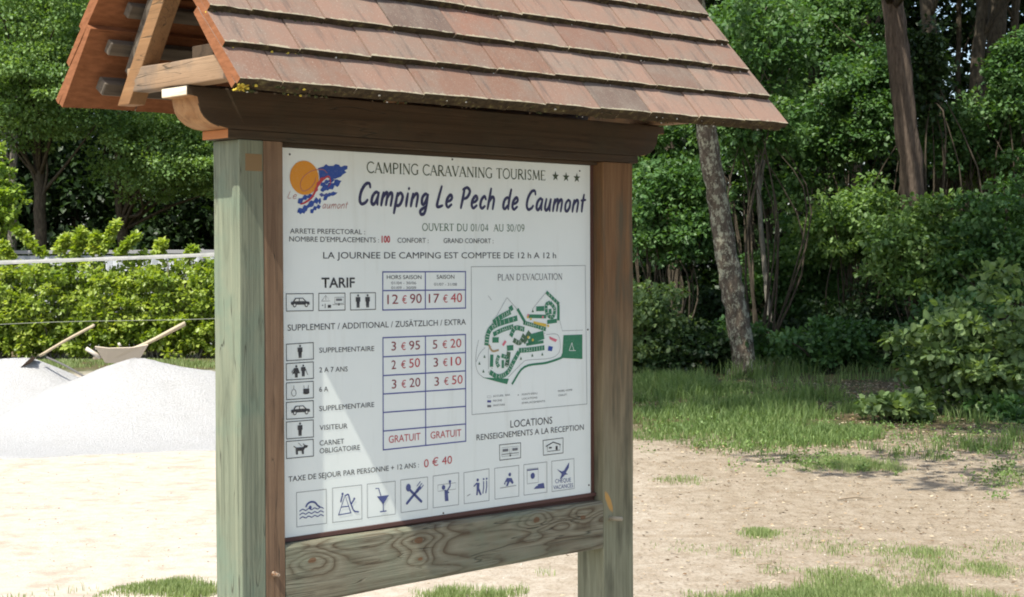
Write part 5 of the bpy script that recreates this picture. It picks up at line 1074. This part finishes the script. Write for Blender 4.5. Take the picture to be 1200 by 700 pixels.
for i, (px, py, rxm, rzm, d, mt, lb) in enumerate([
    (755, 395, 0.80, 0.85, 24.0, L_bush, 'grey-green shrub low beside the right post, behind the verge grass'),
    (790, 250, 0.95, 1.10, 26.5, L_wood, 'rounded shrub right of the post, left of the lichen oak'),
    (760, 180, 0.9, 0.9, 27.5, L_wood, 'small tree crown tucked under the roof corner'),
    (930, 330, 1.05, 1.05, 27.5, L_wood, 'leafy shrub right of the slender grey sapling'),
    (915, 180, 1.15, 1.2, 28.5, L_wood, 'tall hazel-like shrub right of the roof corner'),
    (1000, 265, 1.1, 0.75, 26.0, L_lit, 'branch cluster in sunlit leaf colour before the thick brown trunk'),
    (1010, 120, 1.0, 1.2, 28.0, L_wood, 'leafy crown left of the thick brown trunk'),
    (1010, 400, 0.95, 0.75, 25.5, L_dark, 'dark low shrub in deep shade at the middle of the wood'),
    (1085, 300, 0.95, 0.85, 24.5, L_lit, 'shrub in sunlit leaf colour at the foot of the thick brown trunk'),
    (1175, 290, 1.0, 1.0, 24.0, L_wood, 'dense shrub at the right edge behind the broad-leaved bush'),
    (1160, 180, 0.9, 0.75, 27.0, L_bush, 'small-leaved pale shrub between the dark trunks at right'),
    (1215, 140, 0.9, 1.2, 26.0, L_wood, 'shrub at the far right edge of the frame, above the others'),
    (880, 60, 1.3, 1.1, 29.5, L_wood, 'high leafy mass right of the roof slope'),
    (970, 30, 1.2, 0.9, 30.0, L_wood, 'high leafy mass left of the thick brown trunk, at the top of the frame'),
    (840, 380, 0.7, 0.7, 27.5, L_dark, 'dark shrub behind the lichen oak trunk'),
    (905, 395, 0.8, 0.6, 28.0, L_dark, 'dark shrub behind the slender sapling'),
    (1120, 395, 0.8, 0.7, 23.0, L_wood, 'shrub in shade behind the broad-leaved bush'),
    (1128, 165, 0.8, 0.6, 26.5, L_wood, 'leafy boughs crossing the dark trunks below the bright sky gap'),
    (1200, 95, 0.5, 0.9, 26.0, L_wood, 'narrow leafy mass against the right edge of the frame'),
    (1086, 95, 0.22, 1.0, 26.0, L_dark, 'ivy column clinging beside the thick brown trunk'),
    (888, 150, 0.75, 0.5, 25.3, L_wood, 'leafy boughs over the top of the slender grey sapling')]):
    c = at(px, py, d)
    shrub(lb, GS, c, (rxm, rxm*0.8, rzm), mt, int(85*rxm*rzm)+34, 0.26, 85, 0.085, 200+i, stems=12, hollow=0.35)
# low undergrowth hiding the foot of the wood
for i, px in enumerate(range(700, 1240, 54)):
    d = 25.0+1.5*math.sin(i*2.1); shrub(['low bramble patch', 'low leafy undergrowth clump', 'dark fern-like undergrowth clump'][i % 3]+' at the foot of the wood, '+['hidden behind the right post', 'just right of the post', 'left of the lichen oak', 'behind the lichen oak', 'right of the lichen oak', 'under the bright branch cluster', 'left of the broad-leaved bush', 'behind the left side of the broad-leaved bush', 'behind the broad-leaved bush', 'at the right edge of the frame'][i % 10],
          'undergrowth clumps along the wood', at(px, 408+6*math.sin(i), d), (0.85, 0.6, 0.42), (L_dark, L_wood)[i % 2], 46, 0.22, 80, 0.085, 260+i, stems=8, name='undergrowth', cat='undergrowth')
# broad-leaved bush in front right
shrub('broad-leaved grey-green bush in front of the wood at the right, spreading over the verge', None, at(1148, 412, 17.2), (0.92, 0.75, 0.68), L_bush, 105, 0.21, 60, 0.085, 300, stems=22, name='bush', cat='bush', shape='lobed', hollow=0.3)
shrub('low spreading shoot of broad leaves left of the big bush', None, at(1052, 475, 16.4), (0.36, 0.4, 0.16), L_bush, 26, 0.11, 60, 0.08, 301, stems=8, name='bush', cat='bush', shape='lobed', hollow=0.2)
shrub('low leafy shoots below the big bush at the right edge', None, at(1185, 488, 16.4), (0.5, 0.4, 0.22), L_wood, 26, 0.13, 60, 0.075, 302, stems=8, name='bush', cat='bush', shape='lobed', hollow=0.2)
# overhanging oaks whose crowns lie above the frame and shade the verge
tree('oak_tree', 'oak outside the right of the frame whose crown overhangs the verge', GR, [(7.4, 12.5, 0), (7.3, 12.4, 2), (7.0, 12.2, 4.5), (6.6, 12.0, 7)], [0.3, 0.26, 0.22, 0.14], B_dark, (4.3, 12.0, 7.0), L_wood, 170, 0.5, 110, 0.12, 41, rx=(3.0, 3.4, 1.4), limbs=24, hollow=0.2, extra=[(1.3, 9.0, 5.4), (2.0, 8.9, 5.4), (2.9, 9.1, 5.5), (0.6, 9.5, 5.7), (1.6, 9.8, 5.7), (2.3, 9.6, 5.6), (3.1, 9.8, 5.8), (1.1, 10.3, 6.0), (1.9, 10.6, 6.0), (2.8, 10.5, 6.0), (3.6, 10.4, 6.1), (0.2, 10.2, 6.0), (3.8, 9.4, 5.7)])
# --- deep wood mass behind everything
def deep(name, label, x0, x1, y0, y1, z1, n, seed, gaps=()):
    rng = np.random.default_rng(seed); P = np.stack([rng.uniform(x0, x1, n), rng.uniform(y0, y1, n), rng.uniform(0, z1, n)], 1)
    for gx, gy, gr in gaps:      # openings along the line where the photo shows sky
        q = at(gx, gy, 1.0); t = P[:, 1]; X = q[0]*t; Z = EYE+(q[2]-EYE)*t; P = P[np.hypot(P[:, 0]-X, (P[:, 2]-Z)*0.6) > gr]
    V, Fc, tint = clumps(P, rng.uniform(0.6, 1.1, len(P)), 70, 0.19, rng); V[:, 2] = np.maximum(V[:, 2], 0.0)
    return tag(foliage(name, V, Fc, tint, L_dark, None), label, 'woodland', kind='stuff')
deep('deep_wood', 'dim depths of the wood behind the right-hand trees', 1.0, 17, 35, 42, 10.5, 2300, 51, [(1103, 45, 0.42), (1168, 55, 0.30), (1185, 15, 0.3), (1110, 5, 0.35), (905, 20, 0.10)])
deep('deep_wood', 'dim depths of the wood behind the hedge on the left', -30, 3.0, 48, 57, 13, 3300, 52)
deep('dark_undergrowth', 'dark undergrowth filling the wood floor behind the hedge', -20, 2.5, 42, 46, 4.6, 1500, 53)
# --- left-hand wood
GL = 'trees behind the hedge on the left'
la = tree('oak_tree', 'sunlit oak crown filling the upper left corner behind the roof', GL, [at(48, 420, 38)*[1, 1, 0], at(48, 300, 38), at(46, 190, 38), at(40, 60, 38), at(36, -80, 38)], [0.17, 0.15, 0.13, 0.1, 0.08], B_dark, at(42, 62, 37), L_lit, 420, 0.40, 95, 0.085, 61, rx=(2.2, 1.9, 2.6), limbs=26, hollow=0.35)
lb_ = tree('oak_tree', 'oak with sunlit lower boughs between the roof edge and the left post', GL, [at(150, 420, 40)*[1, 1, 0], at(146, 300, 40), at(140, 210, 40), at(142, 120, 40), at(150, -40, 40)], [0.17, 0.15, 0.13, 0.1, 0.08], B_dark, at(205, 172, 38.5), L_lit, 300, 0.36, 95, 0.085, 62, rx=(1.9, 1.6, 1.5), limbs=22, hollow=0.35)
tree('woodland_tree', 'dark trunk standing behind the hedge near the left post', GL, [at(196, 420, 43)*[1, 1, 0], at(198, 290, 43), at(196, 160, 43), at(200, 0, 43)], [0.16, 0.14, 0.12, 0.1], B_dark, at(120, -60, 43), L_wood, 120, 0.8, 110, 0.14, 63, rx=(3.5, 2.5, 2.2), limbs=16)
tree('woodland_tree', 'pale thin trunk at the far left among dark branches', GL, [at(8, 420, 42)*[1, 1, 0], at(14, 290, 42), at(16, 170, 42), at(20, 0, 42)], [0.14, 0.12, 0.1, 0.08], B_grey, at(-30, 20, 42), L_wood, 120, 0.7, 110, 0.13, 64, rx=(2.8, 2.2, 2.6), limbs=16)
tree('woodland_tree', 'slender trunk in the dark hollow left of centre', GL, [at(88, 420, 44)*[1, 1, 0], at(90, 290, 44), at(84, 190, 44), at(92, 40, 44)], [0.13, 0.12, 0.1, 0.07], B_dark, at(100, 150, 44), L_dark, 90, 0.6, 100, 0.12, 65, rx=(2.6, 2, 1.8), limbs=16)
for i, (x, y, rz, s) in enumerate([(-5.0, 40, 1.1, 1.0), (-1.2, 43, 2.3, 1.1), (2.2, 40, 4.0, 1.0), (-15.5, 40, 5.0, 1.1), (-19.5, 43, 0.6, 1.2)]):
    dup(la, (x, y, 0), rz, ['oak hidden behind the left half of the notice board', 'oak hidden behind the middle of the notice board', 'oak hidden behind the right half of the notice board', 'oak just outside the left of the frame', 'oak well outside the left of the frame'][i], s)
tree('young_tree', 'bright yellow-green young tree at the very left edge above the hedge', None, [at(-14, 420, 31)*[1, 1, 0], at(-12, 300, 31), at(-10, 200, 31)], [0.05, 0.04, 0.02], B_grey, at(-8, 228, 31), L_young, 50, 0.20, 60, 0.10, 66, rx=(0.5, 0.5, 1.0), limbs=10)
# --- laurel hedge of separate shrubs
GH = 'hedge shrubs along the back of the yard'
hl = ['hedge shrub at the left edge of the frame, behind the farther gravel heap', 'hedge shrub behind the shovel handle, with tall shoots at its top left', 'hedge shrub behind the wheelbarrow, tallest shoots above the net band', 'hedge shrub right behind the raised wheelbarrow handle', 'hedge shrub beside the left post', 'hedge shrub hidden behind the left post and panel']
for i, px in enumerate((0, 62, 124, 182, 238, 296)):
    c = at(px, 350, 28.4); rng = np.random.default_rng(80+i)
    top = {0: [(10, 300, 2, 286)], 1: [(50, 298, 22, 270), (70, 292, 78, 278), (88, 296, 96, 270)], 2: [(120, 292, 136, 262), (140, 296, 160, 276), (108, 294, 112, 276)], 3: [(186, 300, 190, 284)], 4: [(222, 300, 226, 292)], 5: []}[i]
    sp_ = [(at(a, b, 28.3), at(c2, d2, 28.3)) for a, b, c2, d2 in top]
    sh = 300 if i < 3 else 306
    shrub(hl[i], GH, np.array([c[0], c[1], 0.92]), (0.62, 0.5, 0.88 if i < 3 else 0.83), L_hedge, 150, 0.15, 50, 0.088, 90+i, stems=18, name='hedge_shrub', barkm=B_grey, hollow=0.55, spikes=sp_, low=60)
# shrubs right of the hedge, behind the board
for i, (x, y) in enumerate([(-2.9, 28.4), (-1.4, 28.8), (0.1, 28.2)]): 
    shrub(['dark green shrub behind the left part of the board', 'dark green shrub behind the middle of the board', 'dark green shrub behind the right part of the board'][i], 'shrubs behind the board', (x, y, 1.0), (0.8, 0.6, 1.1), L_wood, 60, 0.26, 90, 0.08, 120+i)
